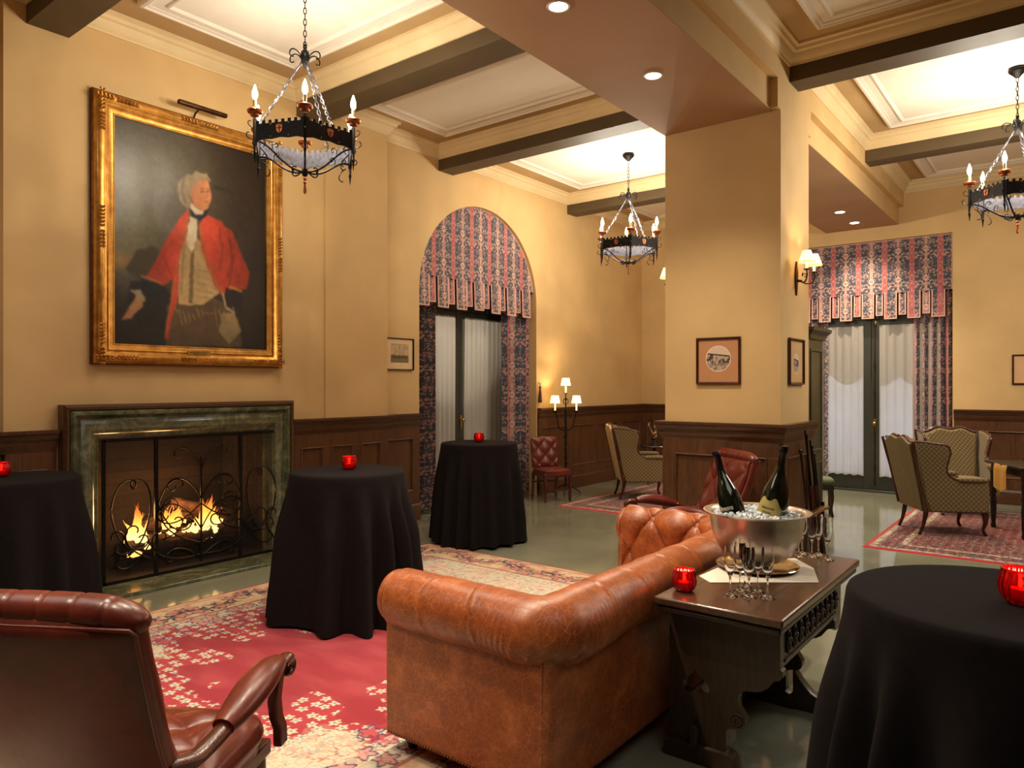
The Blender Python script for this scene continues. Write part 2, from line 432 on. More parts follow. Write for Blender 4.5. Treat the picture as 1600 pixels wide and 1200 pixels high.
# column and the long header it carries
struct(MB().box((HL, 6.55, 0), (HR2, 7.4, ZC)).build('column', m_wall, smooth=0))
mb = MB().box((HL, YS, ZH), (HR, YN, ZC))
for y0, y1 in ((YS, 6.47), (7.48, YN)): mb.box((HR - .01, y0, 4.40), (HR2, y1, ZC))
mb.box((HR - .01, 6.47, ZH), (HR2, 6.551, ZC)); mb.box((HR - .01, 7.399, ZH), (HR2, 7.48, ZC))
struct(mb.build('trim_1', m_wall, smooth=0))
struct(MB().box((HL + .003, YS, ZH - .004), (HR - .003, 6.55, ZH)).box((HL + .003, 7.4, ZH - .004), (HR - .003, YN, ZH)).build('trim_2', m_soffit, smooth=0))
# ceiling beams
BEAMS = [(-.75, -.45), (2.08, 2.38), (4.52, 4.82), (6.80, 7.07), (9.80, 10.07)]
k = 3
for y0, y1 in BEAMS:
    xa = XB if 1.93 < y0 < 5 else XW
    struct(MB().box((xa, y0, ZBM), (HL, y1, ZC)).build('trim_%d' % k, m_beam, smooth=0)); k += 1
    struct(MB().box((HR2, y0, ZBM), (XE, y1, ZC)).build('trim_%d' % k, m_beam, smooth=0)); k += 1
# crown moulding round every coffer, flat panel with two mouldings inside it
CP = [(0, 4.60), (.014, 4.60), (.018, 4.618), (.03, 4.628), (.05, 4.655), (.062, 4.69), (.085, 4.70), (.095, 4.725), (.12, 4.735), (.12, ZC), (0, ZC)]
bays = []
ys = [YS] + [v for b in BEAMS for v in b] + [YN]
for i in range(0, len(ys), 2): bays.append((ys[i], ys[i + 1]))
cm = MB(); pm = MB(); pmm = MB()
PO = [(0, 4.72), (.012, 4.705), (.035, 4.70), (.045, 4.712), (.07, 4.718), (.07, ZC), (0, ZC)]
PI2 = [(0, 4.72), (.008, 4.708), (.022, 4.704), (.034, 4.712), (.045, 4.726), (.045, ZC), (0, ZC)]
for y0, y1 in bays:
    if 1.9 < y0 < 4 : w = [(XB, y1, 0), (XB, y0, 0)]
    elif 4.7 < y0 < 5: w = [(XW, y1, 0), (XW, 5.76, 0), (XB, 5.76, 0), (XB, y0, 0)]
    elif y1 < 2.2 and y1 > 1: w = [(XB, y1, 0), (XB, 1.93, 0), (XW, 1.93, 0), (XW, y0, 0)]
    else: w = [(XW, y1, 0), (XW, y0, 0)]
    cm.sweep([(HL, y0, 0), (HL, y1, 0)] + w, CP, closed=True)
    cm.sweep([(XE, y0, 0), (XE, y1, 0), (HR2, y1, 0), (HR2, y0, 0)], CP, closed=True)
    for xa, xb in (((XB if 2 < y0 < 4 else XW) + .44, HL - .40), (HR2 + .33, XE - .4)):
        a, b = y0 + .33, y1 - .33
        pm.box((xa + .01, a + .01, 4.725), (xb - .01, b - .01, ZC))
        for d, pr in ((0, PO), (.15, PI2)):
            pmm.sweep([(xb - d, a + d, 0), (xb - d, b - d, 0), (xa + d, b - d, 0), (xa + d, a + d, 0)], pr, closed=True)
struct(cm.build('trim_20', m_crown, smooth=30)); struct(pm.build('trim_21', m_panel, smooth=0)); struct(pmm.build('trim_22', m_panel, smooth=30))

# oak wainscot
RAIL = [(0, 1.16), (.03, 1.16), (.034, 1.185), (.045, 1.20), (.05, 1.225), (.05, 1.245), (.07, 1.27), (.075, 1.30), (.085, 1.305), (.085, ZD), (0, ZD)]
BASE = [(0, 0), (.05, 0), (.05, .17), (.042, .19), (.03, .205), (0, .205)]
def wainscot(name, path, panels, closed=False):
    m = MB(); n_ = len(path)
    for i in range(n_ if closed else n_ - 1):
        A = Vector((*path[i], 0)); B = Vector((*path[(i + 1) % n_], 0)); L = (B - A).length
        X = (B - A).normalized(); Y = Vector((0, 0, 1)).cross(X)
        M = Matrix(((X.x, Y.x, 0, A.x), (X.y, Y.y, 0, A.y), (0, 0, 1, 0), (0, 0, 0, 1)))
        m.box((0, 0, .1), (L, .012, 1.2), M)
        np_ = panels[i]
        if np_ == 0: m.box((0, 0, .1), (L, .03, 1.2), M); continue
        st = .11 if L > .6 else .06
        w_ = (L - st * (np_ + 1)) / np_
        m.box((0, 0, .1), (L, .03, .36), M); m.box((0, 0, 1.03), (L, .03, 1.2), M)
        for q in range(np_ + 1): m.box((q * (w_ + st), 0, .36), (q * (w_ + st) + st, .03, 1.03), M)
        for q in range(np_):
            x0 = q * (w_ + st) + st
            P = [M @ Vector(p) for p in ((x0, .012, .36), (x0 + w_, .012, .36), (x0 + w_, .012, 1.03), (x0, .012, 1.03))]
            m.sweep(P, [(0, 0), (0, .022), (.012, .026), (.022, .016), (.03, .0)], N=-Y if False else Y, closed=True) if False else m.sweep(P[::-1], [(0, 0), (0, .022), (.012, .026), (.022, .014), (.03, .0)], N=Y, closed=True)
    P3 = [(x, y, 0) for x, y in path]
    struct(m.build(name, m_oak, smooth=0, bevel=.003, seg=1))
    return P3
k = 30
sides = {}
runs = [('west_north', [(XW, YN), (XW, 8.97)], [4]),
        ('west_middle', [(XW, 6.43), (XW, 5.76), (XB, 5.76), (XB, 4.44)], [1, 0, 3]),
        ('west_south', [(XB, 2.28), (XB, 1.93), (XW, 1.93), (XW, YS)], [1, 0, 5]),
        ('north_east', [(XE, YN), (WX1 + .02, YN)], [5]),
        ('north_west', [(WX0 - .02, YN), (XW, YN)], [4]),
        ]
for nm, path, pn in runs:
    P3 = wainscot('trim_%d' % k, path, pn); k += 1
    struct(MB().sweep(P3, RAIL).build('trim_%d' % k, m_oakh, smooth=30)); k += 1
    struct(MB().sweep(P3, BASE).build('baseboard_' + nm, m_oakh, smooth=30))
cp = [(HR2, 6.55), (HL, 6.55), (HL, 7.4), (HR2, 7.4)]
P3 = wainscot('trim_%d' % k, cp, [1, 1, 1, 1], True); k += 1
struct(MB().sweep(P3, RAIL, closed=True).build('trim_%d' % k, m_oakh, smooth=30))
struct(MB().sweep(P3, BASE, closed=True).build('baseboard_column', m_oakh, smooth=30))

# ------------------------------------------------------------------ glazed doors
def leaf(m, x0, x1, z0, z1, y, M, st=.075, bot=.26):
    m.box((x0, y - .02, z0), (x0 + st, y + .02, z1), M); m.box((x1 - st, y - .02, z0), (x1, y + .02, z1), M)
    m.box((x0 + st, y - .02, z0), (x1 - st, y + .02, z0 + bot), M); m.box((x0 + st, y - .02, z1 - .1), (x1 - st, y + .02, z1), M)
def sheer(name, x0, x1, z0, z1, y, M, label, cat, grp, sd=0, folds=9, amp=.014):
    nu, nv = int((x1 - x0) / .006), 26
    u = np.linspace(0, 1, nu)[None, :]; v = np.linspace(0, 1, nv)[:, None]
    rn = vn(u * folds * 1.3 + 5, v * 1.5, sd)
    X = x0 + (x1 - x0) * u + 0 * v
    Yv = y + amp * np.sin(2 * PI * folds * (u + .03 * rn)) * (1 - .3 * v) + .012 * (rn - .5)
    Z = z0 + (z1 - z0) * v + 0 * u + .008 * np.sin(u * 40 + sd) * (1 - v)
    P = np.stack([X, Yv, Z], -1) @ np.array(M.to_3x3()).T + np.array(M.translation)
    o = npgrid(name, P, m_sheer); tag(o, label, cat, grp)
    return o
def knobset(M, x, y, z, parent):
    m = MB(); m.box((x - .018, y - .008, z - .1), (x + .018, y, z + .1), M)
    o = m.build('handle_plate', m_brass, parent, bevel=.003)
    MB().lathe([(.001, 0), (.012, .002), (.01, .02), (.024, .035), (.026, .05), (.015, .06), (0, .062)], 12, M @ T(x, y - .008, z + .03) @ RX(90)).build('door_knob', m_brass, o)
# arch door, looking from the room: local x runs north (+Y), local y out through the wall
Mw = Matrix(((0, -1, 0, -7.0), (1, 0, 0, AY), (0, 0, 1, 0), (0, 0, 0, 1)))
d = struct(thing('door_1', 'x', 'door')); del d['label']; del d['category']
m = MB()
m.box((-1.25, -.05, 0), (-1.12, .1, 2.85), Mw); m.box((1.12, -.05, 0), (1.25, .1, 2.85), Mw); m.box((-1.25, -.05, 2.74), (1.25, .1, 2.9), Mw)
m.box((-1.25, .0, 2.85), (1.25, .06, 4.2), Mw); m.box((-1.25, -.05, 0), (1.25, .1, .03), Mw)
m.build('door_frame', m_green, d, smooth=0, bevel=.004, seg=1)
for s, a, b in ((-1, -1.12, -.003), (1, .003, 1.12)):
    m = MB(); leaf(m, a, b, .03, 2.74, 0, Mw); lf = m.build('door_leaf', m_green, d, smooth=0, bevel=.004, seg=1)
    MB().box((a + .07, -.003, .28), (b - .07, .003, 2.65), Mw).build('glass_pane', m_pane, lf, smooth=0)
knobset(Mw, .04, -.02, 1.15, d)
for a, b, sd, lb in ((-1.03, -.10, 1, 'sheer cream curtain on the south leaf of the arched window door'), (.10, 1.03, 2, 'sheer cream curtain on the north leaf of the arched window door')):
    sheer('sheer_curtain', a, b, .3, 2.66, -.045, Mw, lb, 'curtain', 'sheer curtains on the glazed doors', sd)
# north garden door, local x runs east, local y out through the wall
Mn = T(0, YN + .17, 0)
d = struct(thing('door_2', 'x', 'door')); del d['label']; del d['category']
m = MB(); cx = -2.56
m.box((WX0, -.04, 0), (WX0 + .1, .1, 2.85), Mn); m.box((WX1 - .1, -.04, 0), (WX1, .1, 2.85), Mn); m.box((WX0, -.04, 2.72), (WX1, .1, 2.86), Mn)
m.box((WX0, 0, 2.86), (WX1, .06, WZ), Mn); m.box((WX0, -.1, 0), (WX1, .1, .03), Mn)
m.build('door_frame', m_green, d, smooth=0, bevel=.004, seg=1)
for a, b in ((WX0 + .1, cx - .003), (cx + .003, WX1 - .1)):
    m = MB(); leaf(m, a, b, .03, 2.72, 0, Mn, .12, .24); lf = m.build('door_leaf', m_green, d, smooth=0, bevel=.004, seg=1)
    MB().box((a + .11, -.003, .26), (b - .11, .003, 2.63), Mn).build('glass_pane', m_pane, lf, smooth=0)
    for z in (2.64,): MB().box((a + .05, -.04, z), (a + .07, -.02, z + .05), Mn).build('hinge', m_brass, lf)
m = MB(); m.tube([(cx + .05, -.032, .1), (cx + .05, -.032, 2.66)], .007, 8, M=Mn)
for z in (.12, .35, .95, 1.5, 1.95, 2.6): m.tube([(cx + .05, -.032, z), (cx + .05, -.032, z + .07)], .014, 8, M=Mn)
m.build('door_bolt', m_bronze, d)
knobset(Mn, cx + .05, -.03, 1.05, d)
for a, b, sd, lb in ((WX0 + .17, cx - .11, 3, 'sheer white curtain on the garden door leaf nearer the column'), (cx + .12, WX1 - .14, 4, 'sheer white curtain on the garden door leaf behind the wing chair')):
    sheer('sheer_curtain', a, b, .25, 2.62, -.05, Mn, lb, 'curtain', 'sheer curtains on the glazed doors', sd, 7)
# outside: pale paving, a pale wall added to brighten the view and a scalloped awning over the door
struct(MB().box((-7.6, 15.9, 0), (3.5, 16.1, 2.3)).build('wall_backdrop', plain('render', (236, 236, 242), .9), smooth=0))
struct(MB().box((-7.6, 16.0, -.3), (3.5, 40, -.2)).build('floor_garden', plain('paving', (150, 156, 160), .9), smooth=0))
struct(MB().box((-9.2, 4.5, -.1), (-8.6, 11, 5)).box((-9.2, 4.5, 4.4), (-7.12, 11, 4.6)).box((-9.2, 4.4, -.1), (-7.12, 4.5, 4.6)).box((-9.2, 11, -.1), (-7.12, 11.1, 4.6)).box((-9.2, 4.5, -.1), (-7.3, 11, 0)).build('wall_light_block', plain('light_block_render', (120, 104, 84), .9), smooth=0))  # added box that keeps sky light off the arched window
aw = thing('door_awning', 'dark scalloped awning hanging outside the far garden door', 'awning', (-2.56, 13.2, 0))
pts = [(-2.4, 0), (-2.4, 1.2), (2.4, 1.2), (2.4, 0)]
n_ = 9
for i in range(n_ * 8, -1, -1):
    t = i / (n_ * 8); pts.append((-2.4 + 4.8 * t, -.16 * abs(math.sin(PI * n_ * t)) + .04 * math.sin(9 * t)))
MB().shape([pts[1:3] + pts[3:]], .02, T(0, 0, 1.86) @ XZ).build('valance', plain('awning_canvas', (96, 80, 62), .9), aw, smooth=0)
MB().box((-2.4, -.45, 2.95), (2.4, .02, 3.0)).box((-2.4, -.45, 2.2), (-2.36, .01, 3.0)).box((2.36, -.45, 2.2), (2.4, .01, 3.0)).build('frame', m_iron, aw)

# ------------------------------------------------------------------ damask hangings
def damask(u, v):
    P = .375; u = u + 0 * v; v = v + 0 * u; s = np.abs((u / P) % 1 - .5) * 2            # 0 mid wreath, 1 mid red stripe
    q = .44; t = ((v / q) % 1); tv = np.abs(t - .5) * q; su = s * P / 2
    c = np.ones(u.shape + (3,)) * linnp((188, 150, 138))
    n1 = fbm(su * 46, t * q * 46, 1, 2); c = mixc(c, linnp((168, 120, 112)), (np.abs(n1 - .5) < .04) * .55)
    wx = su * 30 + 2.2 * (vn(su * 22, t * 9, 31) - .5); wy = t * q * 30 + 2.2 * (vn(su * 22 + 7, t * 9, 37) - .5)
    f = fbm(wx, wy, 33, 2)
    lf = (np.abs(f - .5) < .075) | (f > .64)
    band = sst(.012, .03, su) * sst(.158, .14, su) * (.8 + .2 * np.cos(2 * PI * t + .6))
    blob = vn(su * 40 + 3, t * q * 40, 51) > .62
    c = mixc(c, linnp((40, 58, 76)), ((lf | blob) & (band > .28)) * .95)
    for tc, rad, w_ in ((.5, .040, .020), (.0, .022, .012)):
        d = np.minimum(np.abs(t - tc), 1 - np.abs(t - tc)) * q
        ang = np.arctan2(d, su + 1e-6); rr = np.hypot(su, d)
        c = mixc(c, linnp((40, 58, 76)), sst(0, .003, rad + .012 + w_ * np.cos(9 * ang) - rr) * (rr > rad) * .8)
        c = mixc(c, linnp((214, 178, 160)), sst(.0, .004, rad + w_ * np.cos(9 * ang) - rr)); c = mixc(c, linnp((176, 84, 88)), sst(0, .004, .008 - np.abs(rr - .012)))
    e = (1 - s) * P / 2; st = sst(.040, .034, e)
    o1 = np.sqrt((e / .028) ** 2 + (((v / .11) % 1 - .5) * .11 / .048) ** 2); g = fbm(e * 70, v * 44, 8, 2)
    rc = mixc(np.ones_like(c) * linnp((196, 134, 126)), linnp((160, 66, 76)), ((np.abs(o1 - .85) < .2) | (np.abs(g - .5) < .05) | (g > .63)) * .85)
    return c * (1 - st[..., None]) + rc * st[..., None]
def hang(name, x0, x1, z0, z1, y, M, label, folds, amp, sd, taper=0, grp='damask curtains beside the glazed doors', cat='curtain', pinch=0):
    nu, nv = int(abs(x1 - x0) / .005), int((z1 - z0) / .012)
    u = np.linspace(0, 1, nu)[None, :]; v = np.linspace(0, 1, nv)[:, None]
    ph = 2 * PI * folds * (u + .035 * vn(u * 3, v * .8, sd))
    a = amp * (1 + .5 * (vn(u * folds, v * 0 + 3, sd) - .5))
    X = x0 + (x1 - x0) * (u + .25 / folds / 2 * np.sin(2 * ph) * .35) + taper * (1 - v) * (u - .5)
    Yv = y + a * np.sin(ph)
    Z = z0 + (z1 - z0) * v + 0 * u
    U = (u * (x1 - x0)) * 1.75 + sd * .11 + 0 * v
    c = damask(U, Z)
    P = np.stack([X + 0 * v, Yv + 0 * Z, Z], -1) @ np.array(M.to_3x3()).T + np.array(M.translation)
    o = npgrid(name, P, m_damask, col=c); tag(o, label, cat, grp); return o
Mc = Matrix(((0, -1, 0, XW), (1, 0, 0, AY), (0, 0, 1, 0), (0, 0, 0, 1)))
hang('damask_curtain', -1.235, -.80, .03, 3.1, .17, Mc, 'pink and navy damask curtain on the south side of the arched window', 3.5, .05, 1)
hang('damask_curtain', .62, 1.235, .03, 3.1, .15, Mc, 'pink and navy damask curtain of the arched window beside the floor lamp', 4.5, .05, 2)
Mv = T(0, YN, 0)
hang('damask_curtain', -1.98, WX1 - .02, .03, 3.1, .1, Mv, 'pink and navy damask curtain behind the pair of wing chairs', 5, .045, 3)
hang('damask_curtain', WX0 + .02, -3.2, .03, 3.1, .1, Mv, 'pink and navy damask curtain half hidden by the green cabinet', 4, .045, 5)

def valance(M, half, zt, fn_half, label, tabs, cx=0):
    t = thing('damask_valance', label, 'valance', tuple(M.translation)); R3 = np.array(M.to_3x3())
    zb = 3.10
    nu, nv = int(2 * half / .006), int((zt - zb) / .006)
    u = np.linspace(-1, 1, nu)[None, :]; z = np.linspace(zb, zt, nv)[:, None]
    hw = fn_half(z)
    X = u * hw; Zz = z + 0 * u; Yv = .05 + 0 * X
    c = damask(X + .1875, Zz)
    edge = (hw - np.abs(X)) < .018
    if zt < 4: edge = edge | (zt - Zz < .018)
    c = mixc(c, linnp((210, 168, 150)), edge * .9)
    npgrid('face_panel', np.stack([X, Yv, Zz], -1) @ R3.T, m_damask, t, c)
    # cloth-covered board behind gives it depth
    prof = [(-half, zb - .02), (half, zb - .02)] + [(float(fn_half(np.array(zz))), zz) for zz in np.linspace(zb, zt - .004, 24)] + [(-float(fn_half(np.array(zz))), zz) for zz in np.linspace(zt - .004, zb, 24)]
    MB().shape([prof], .03, M.to_3x3().to_4x4() @ T(0, .075, 0) @ XZ).build('backing_board', m_black, t, smooth=0)
    x = -half
    for i in range(13):
        wide = i % 2 == 0
        wd = tabs[0] if wide else tabs[1]
        z0 = (2.70 if wide else 2.76) + (.02 if i in (6,) else 0); y0 = .035 if wide else .055
        nu, nv = max(8, int(wd / .006)), 60
        uu = np.linspace(0, 1, nu)[None, :]; zz = np.linspace(z0, zb + .012, nv)[:, None]
        X = x + uu * wd; Z2 = zz + 0 * uu; Yb = y0 - .012 * (zb - Z2) / .4 + .006 * np.sin(uu * 3.1)
        c = damask(X + .1875, Z2)
        ed = (np.minimum(uu * wd, (1 - uu) * wd) < .014) | (Z2 - z0 < .014)
        ed2 = ((np.minimum(uu * wd, (1 - uu) * wd) < .02) | (Z2 - z0 < .02)) & ~ed
        c = mixc(c, linnp((216, 168, 152)), ed * .95); c = mixc(c, linnp((120, 50, 56)), ed2 * .6)
        tb = npgrid('tab', np.stack([X + 0 * Z2, Yb, Z2], -1) @ R3.T, m_damask, t, c)
        s = tb.modifiers.new('t', 'SOLIDIFY'); s.thickness = .012
        x += wd + tabs[2]
    return t
valance(Mc, 1.24, AS + AR - .004, lambda z: np.minimum(1.24, np.sqrt(np.maximum(1e-5, 1.247 ** 2 - np.maximum(0, z - AS) ** 2))),
        'arched pink and navy damask valance with hanging tabs', (.2, .115, .024))
valance(T((WX0 + WX1) / 2, YN, 0), 1.095, WZ - .004, lambda z: 1.095 + 0 * z,
        'square pink and navy damask valance with hanging tabs over the garden door', (.176, .1, .022))

tb = thing('curtain_tieback', 'small dark tasselled tieback hanging from the arched window curtain', 'tieback', (XW + .02, AY + 1.30, 1.62))
MB().tube([(-.02, 0, .10), (.02, 0, .09), (.03, -.02, .06)], .006, 8).build('hook', m_bronze, tb)
MB().lathe([(0, .05), (.014, .045), (.02, .02), (.012, .0), (.026, -.10), (.032, -.20), (.0, -.21)], 16, T(.03, -.02, 0)).build('tassel', plain('tassel_silk', (84, 50, 50), .8, .2, 60), tb, smooth=60)

light('POINT', 'sheer_backlight', (-8.3, 7.6, 2.7), 60, (1, .82, .6), size=.08)  # added lamp that brightens the arched window sheers from behind
# ================================================================== FIREPLACE
fp = thing('fireplace_surround', 'green marble fireplace surround with moulded edge and oak outer trim', 'fireplace', (XB, 3.36, 0))
def yz(y, z, x=0): return (x, y - 3.36, z)
U = [yz(4.42, 0), yz(4.42, 1.525), yz(2.30, 1.525), yz(2.30, 0)]   # walked so that N x T points inward
U2 = [(p[0], p[1], p[2]) for p in U]
MB().sweep(U2, [(0, 0), (0, .10), (.02, .12), (.04, .115), (.05, .10), (.05, 0)], N=(1, 0, 0)).build('oak_trim', m_oakh, fp, smooth=30)
MB().sweep(U2, [(.05, 0), (.05, .105), (.065, .125), (.085, .125), (.10, .10), (.115, .085), (.135, .095), (.16, .105), (.20, .095), (.235, .07), (.25, .045), (.27, .04), (.285, .03), (.285, -.02), (.27, -.02), (.05, -.005)], N=(1, 0, 0)).build('marble_moulding', m_marble, fp, smooth=35)
MB().box((-.02, FY1 - 3.39, 0), (.03, 4.36 - 3.36, 1.27)).build('marble_jamb', m_marble, fp)
h = thing('hearth', 'flat green stone hearth slab in front of the fire', 'hearth', (XB, 3.36, 0))
MB().box((0.0, -1.1, 0), (.44, 1.1, .03)).build('slab', m_marble, h, smooth=0, bevel=.004)
m = MB(); m.box((-.60, -.84, 0), (-.56, .84, 1.32)); m.box((-.58, -.84, -.02), (-.005, .84, .03)); m.box((-.58, -.82, 1.285), (-.03, .82, 1.33))
m.add([(-.015, -.81, 0), (-.57, -.60, 0), (-.57, -.60, 1.29), (-.015, -.81, 1.29), (-.57, -.84, 0), (-.57, -.84, 1.29)], [(0, 1, 2, 3), (0, 4, 1), (3, 2, 5)])
m.add([(-.015, .81, 0), (-.57, .60, 0), (-.57, .60, 1.29), (-.015, .81, 1.29), (-.57, .84, 0), (-.57, .84, 1.29)], [(3, 2, 1, 0), (0, 1, 4), (3, 5, 2)])
m.box((-.70, -.9, .001), (-.61, .9, 1.4))
struct(m.build('wall_firebox', m_brick, smooth=0, loc=(XB, 3.42, 0)))
# grate and logs
gr = thing('fire_grate', 'black iron grate holding the burning logs', 'grate', (XB - .28, 3.42, .03))
m = MB()
for y in (-.5, -.3, -.1, .1, .3, .5): m.tube([(-.17, y, .14), (.13, y, .14), (.16, y, .22)], .011, 6)
for x in (-.14, .1): m.tube([(x, -.55, .13), (x, .55, .13)], .012, 6)
m.build('bars', m_iron, gr)
for y in (-.5, .5):
    for x in (-.14, .1): MB().tube([(x, y, 0), (x, y, .14)], .014, 6).build('leg', m_iron, gr)
rnd = random.Random(4)
def log_(p0, p1, r, label):
    P0, P1 = Vector(p0), Vector(p1); pts = []; rr = []
    for i in range(11):
        t = i / 10; p = P0.lerp(P1, t); pts.append(p + Vector((rnd.uniform(-.01, .01), 0, rnd.uniform(-.008, .008)))); rr.append(r * (1 + rnd.uniform(-.1, .1)))
    o = MB().tube(pts, rr, 12).build('log', m_log, smooth=50); tag(o, label, 'log', 'logs on the fire'); return o
LX = XB - .28
log_((LX + .10, 2.90, .26), (LX + .08, 3.92, .27), .075, 'split log lying along the front of the grate')
log_((LX - .10, 2.98, .26), (LX - .06, 3.86, .27), .08, 'dark log lying along the back of the grate')
log_((LX + .04, 2.98, .40), (LX - .08, 3.60, .44), .055, 'charred log resting across the top of the fire')
log_((LX - .10, 3.40, .58), (LX + .10, 3.92, .40), .06, 'half burnt log leaning to the right over the flames')
# flames
n = NT('flame'); sp = n.t.nodes.new('ShaderNodeSeparateXYZ'); n.l(n.tc.outputs['Generated'], sp.inputs[0])
r = n.ramp(sp.outputs[2], [(0, (255, 150, 60)), (.25, (255, 214, 130)), (.6, (255, 150, 56)), (1, (200, 60, 14))])
em = n.t.nodes.new('ShaderNodeEmission'); n.l(r, em.inputs[0]); em.inputs[1].default_value = 4
tr = n.t.nodes.new('ShaderNodeBsdfTransparent'); mx = n.t.nodes.new('ShaderNodeMixShader')
n.l(n.ramp(sp.outputs[2], [(.0, (200, 200, 200)), (.45, (235, 235, 235)), (1, (60, 60, 60))]), mx.inputs[0]); n.l(tr.outputs[0], mx.inputs[1]); n.l(em.outputs[0], mx.inputs[2]); n.l(mx.outputs[0], n.o.inputs[0]); m_flame = n.m
fl = MB()
def flame(x, y, z, h_, w_, sd):
    rr = random.Random(sd); pts = []; r_ = []
    ph = rr.uniform(0, 6)
    for i in range(14):
        t = i / 13; pts.append((x + .02 * math.sin(ph + 5 * t), y + .035 * math.sin(ph * 2 + 6 * t) * t, z + h_ * t)); r_.append(w_ * (math.sin(PI * min(1, (t + .12)) ** .75)) ** .8 * (1 - .55 * t) + .001)
    fl.tube(pts, r_, 7)
    for e in range(3):
        yy = y + rr.uniform(-.05, .05); hh = h_ * rr.uniform(.5, 1.1); ww = w_ * rr.uniform(.25, .45); ph2 = rr.uniform(0, 6)
        fl.tube([(x + .02, yy + .03 * math.sin(ph2 + 5 * i / 9) * i / 9, z + hh * i / 9) for i in range(10)], [ww * (1 - i / 9) ** .8 + .001 for i in range(10)], 6)
for q, (y, z, hh, ww) in enumerate([(2.98, .32, .34, .05), (3.02, .32, .24, .045), (2.93, .3, .22, .04), (2.97, .2, .1, .07), (3.06, .25, .12, .05), (3.28, .42, .2, .03), (3.33, .40, .24, .035), (3.24, .40, .15, .03), (3.38, .42, .14, .03),
                              (3.30, .30, .1, .06), (3.42, .3, .09, .05), (3.18, .3, .07, .04), (3.60, .4, .26, .035), (3.66, .38, .3, .04), (3.72, .34, .24, .035), (3.58, .3, .16, .05), (3.70, .28, .14, .05), (3.77, .3, .2, .03), (3.50, .32, .1, .05), (3.63, .25, .12, .05)]):
    flame(LX + .10 + .03 * math.sin(q * 2.1), y, z - .02, hh, ww, q)
fo = fl.build('flames', m_flame); tag(fo, 'bright yellow flames licking up between the logs', 'fire'); fo['kind'] = 'stuff'
light('POINT', 'fire_light', (LX + .14, 3.40, .62), 8, (1, .5, .18), size=.12, parent=None)
light('POINT', 'fire_light', (LX + .16, 2.97, .55), 6, (1, .55, .2), size=.08)
# scrolled three-fold screen
sc = thing('fire_screen', 'black wire mesh fire screen with three leaves and iron scrolls', 'fire screen', (XB + .07, 3.44, .03))
SW0, SW1, SB0, SB1, SHt = -.83, .83, -.40, .40, 1.20
m = MB()
for y in (SW0, SW1): m.box((-.01, y - .014, 0), (.01, y + .014, SHt))
for z in (.0, SHt - .02): m.box((-.01, SW0, z), (.01, SW1, z + .025))
m.build('outer_frame', m_iron, sc, smooth=0)
for y in (SB0, SB1): MB().box((-.012, y - .014, 0), (.012, y + .014, SHt)).build('stile', m_iron, sc, smooth=0)
m = MB()
for a, b in ((SW0, SB0), (SB0, SB1), (SB1, SW1)): m.box((-.002, a + .01, .02), (.0, b - .01, SHt - .02))
m.build('wire_mesh', m_wire, sc, smooth=0)
def scroll3(m, c, mirror=None, r=.0065, x=.018):
    for s in ((1,) if mirror is None else (1, -1)):
        m.tube([(x, (mirror or 0) + s * (a - (mirror or 0)), b) for a, b in c], r, 6)
m = MB(); K = 62
def spir(p, ang, L, k, sg=1, k0=0):   # a stem that winds into a spiral
    return clo(p, ang, [(L * .45, k0, sg * k * .12), (L * .35, sg * k * .12, sg * k * .35), (L * .32, sg * k * .5, sg * k)], .008)
m.tube([(.018, 0, .05), (.018, 0, 1.0)], .009, 6)
for s in (1, -1):
    def q(c): m.tube([(.018, s * a, b) for a, b in c], .0065, 6)
    q(spir((0, .88), R_(70), .42, 34, -1)); q(spir((.0, .62), R_(62), .50, 34, -1)); q(spir((0, .58), R_(-40), .55, 26, 1))
    q(spir((0, .35), R_(60), .62, 26, -1)); q(spir((0, .22), R_(20), .75, 22, 1)); q(spir((0, .12), R_(-5), .70, 24, 1)); q(spir((.02, .10), R_(40), .42, 36, -1))
    q(spir((.39, .62), R_(110), .36, 34, 1)); q(spir((.39, .62), R_(250), .5, 28, -1)); q(spir((.39, .30), R_(170), .34, 34, -1))
m.build('centre_scrolls', m_iron, sc, smooth=60)
for s in (1, -1):
    m = MB(); y0 = s * .44; y1 = s * .80
    def q(c): m.tube([(.018, a, b) for a, b in c], .0065, 6)
    def mir(p, ang): return p, ang
    for (p, ang, L, k, sg) in (((.46, .56), 95, .42, 30, -1), ((.78, .62), 100, .38, 32, 1), ((.46, .56), -80, .55, 26, 1), ((.78, .60), -100, .60, 26, -1), ((.46, .16), 30, .46, 30, 1), ((.78, .12), 130, .42, 30, -1), ((.46, .30), -60, .40, 30, 1)):
        c = spir(p, R_(ang), L, k, sg); q([(s * a, b) for a, b in c])
    m.build('side_scrolls', m_iron, sc, smooth=60)
m = MB(); m.tube([(.02 + .1 * math.sin(t * 3.1), .83 + .02, .06 + .16 * t) for t in [i / 8 for i in range(9)]], .012, 8); m.build('handle', m_brass, sc)

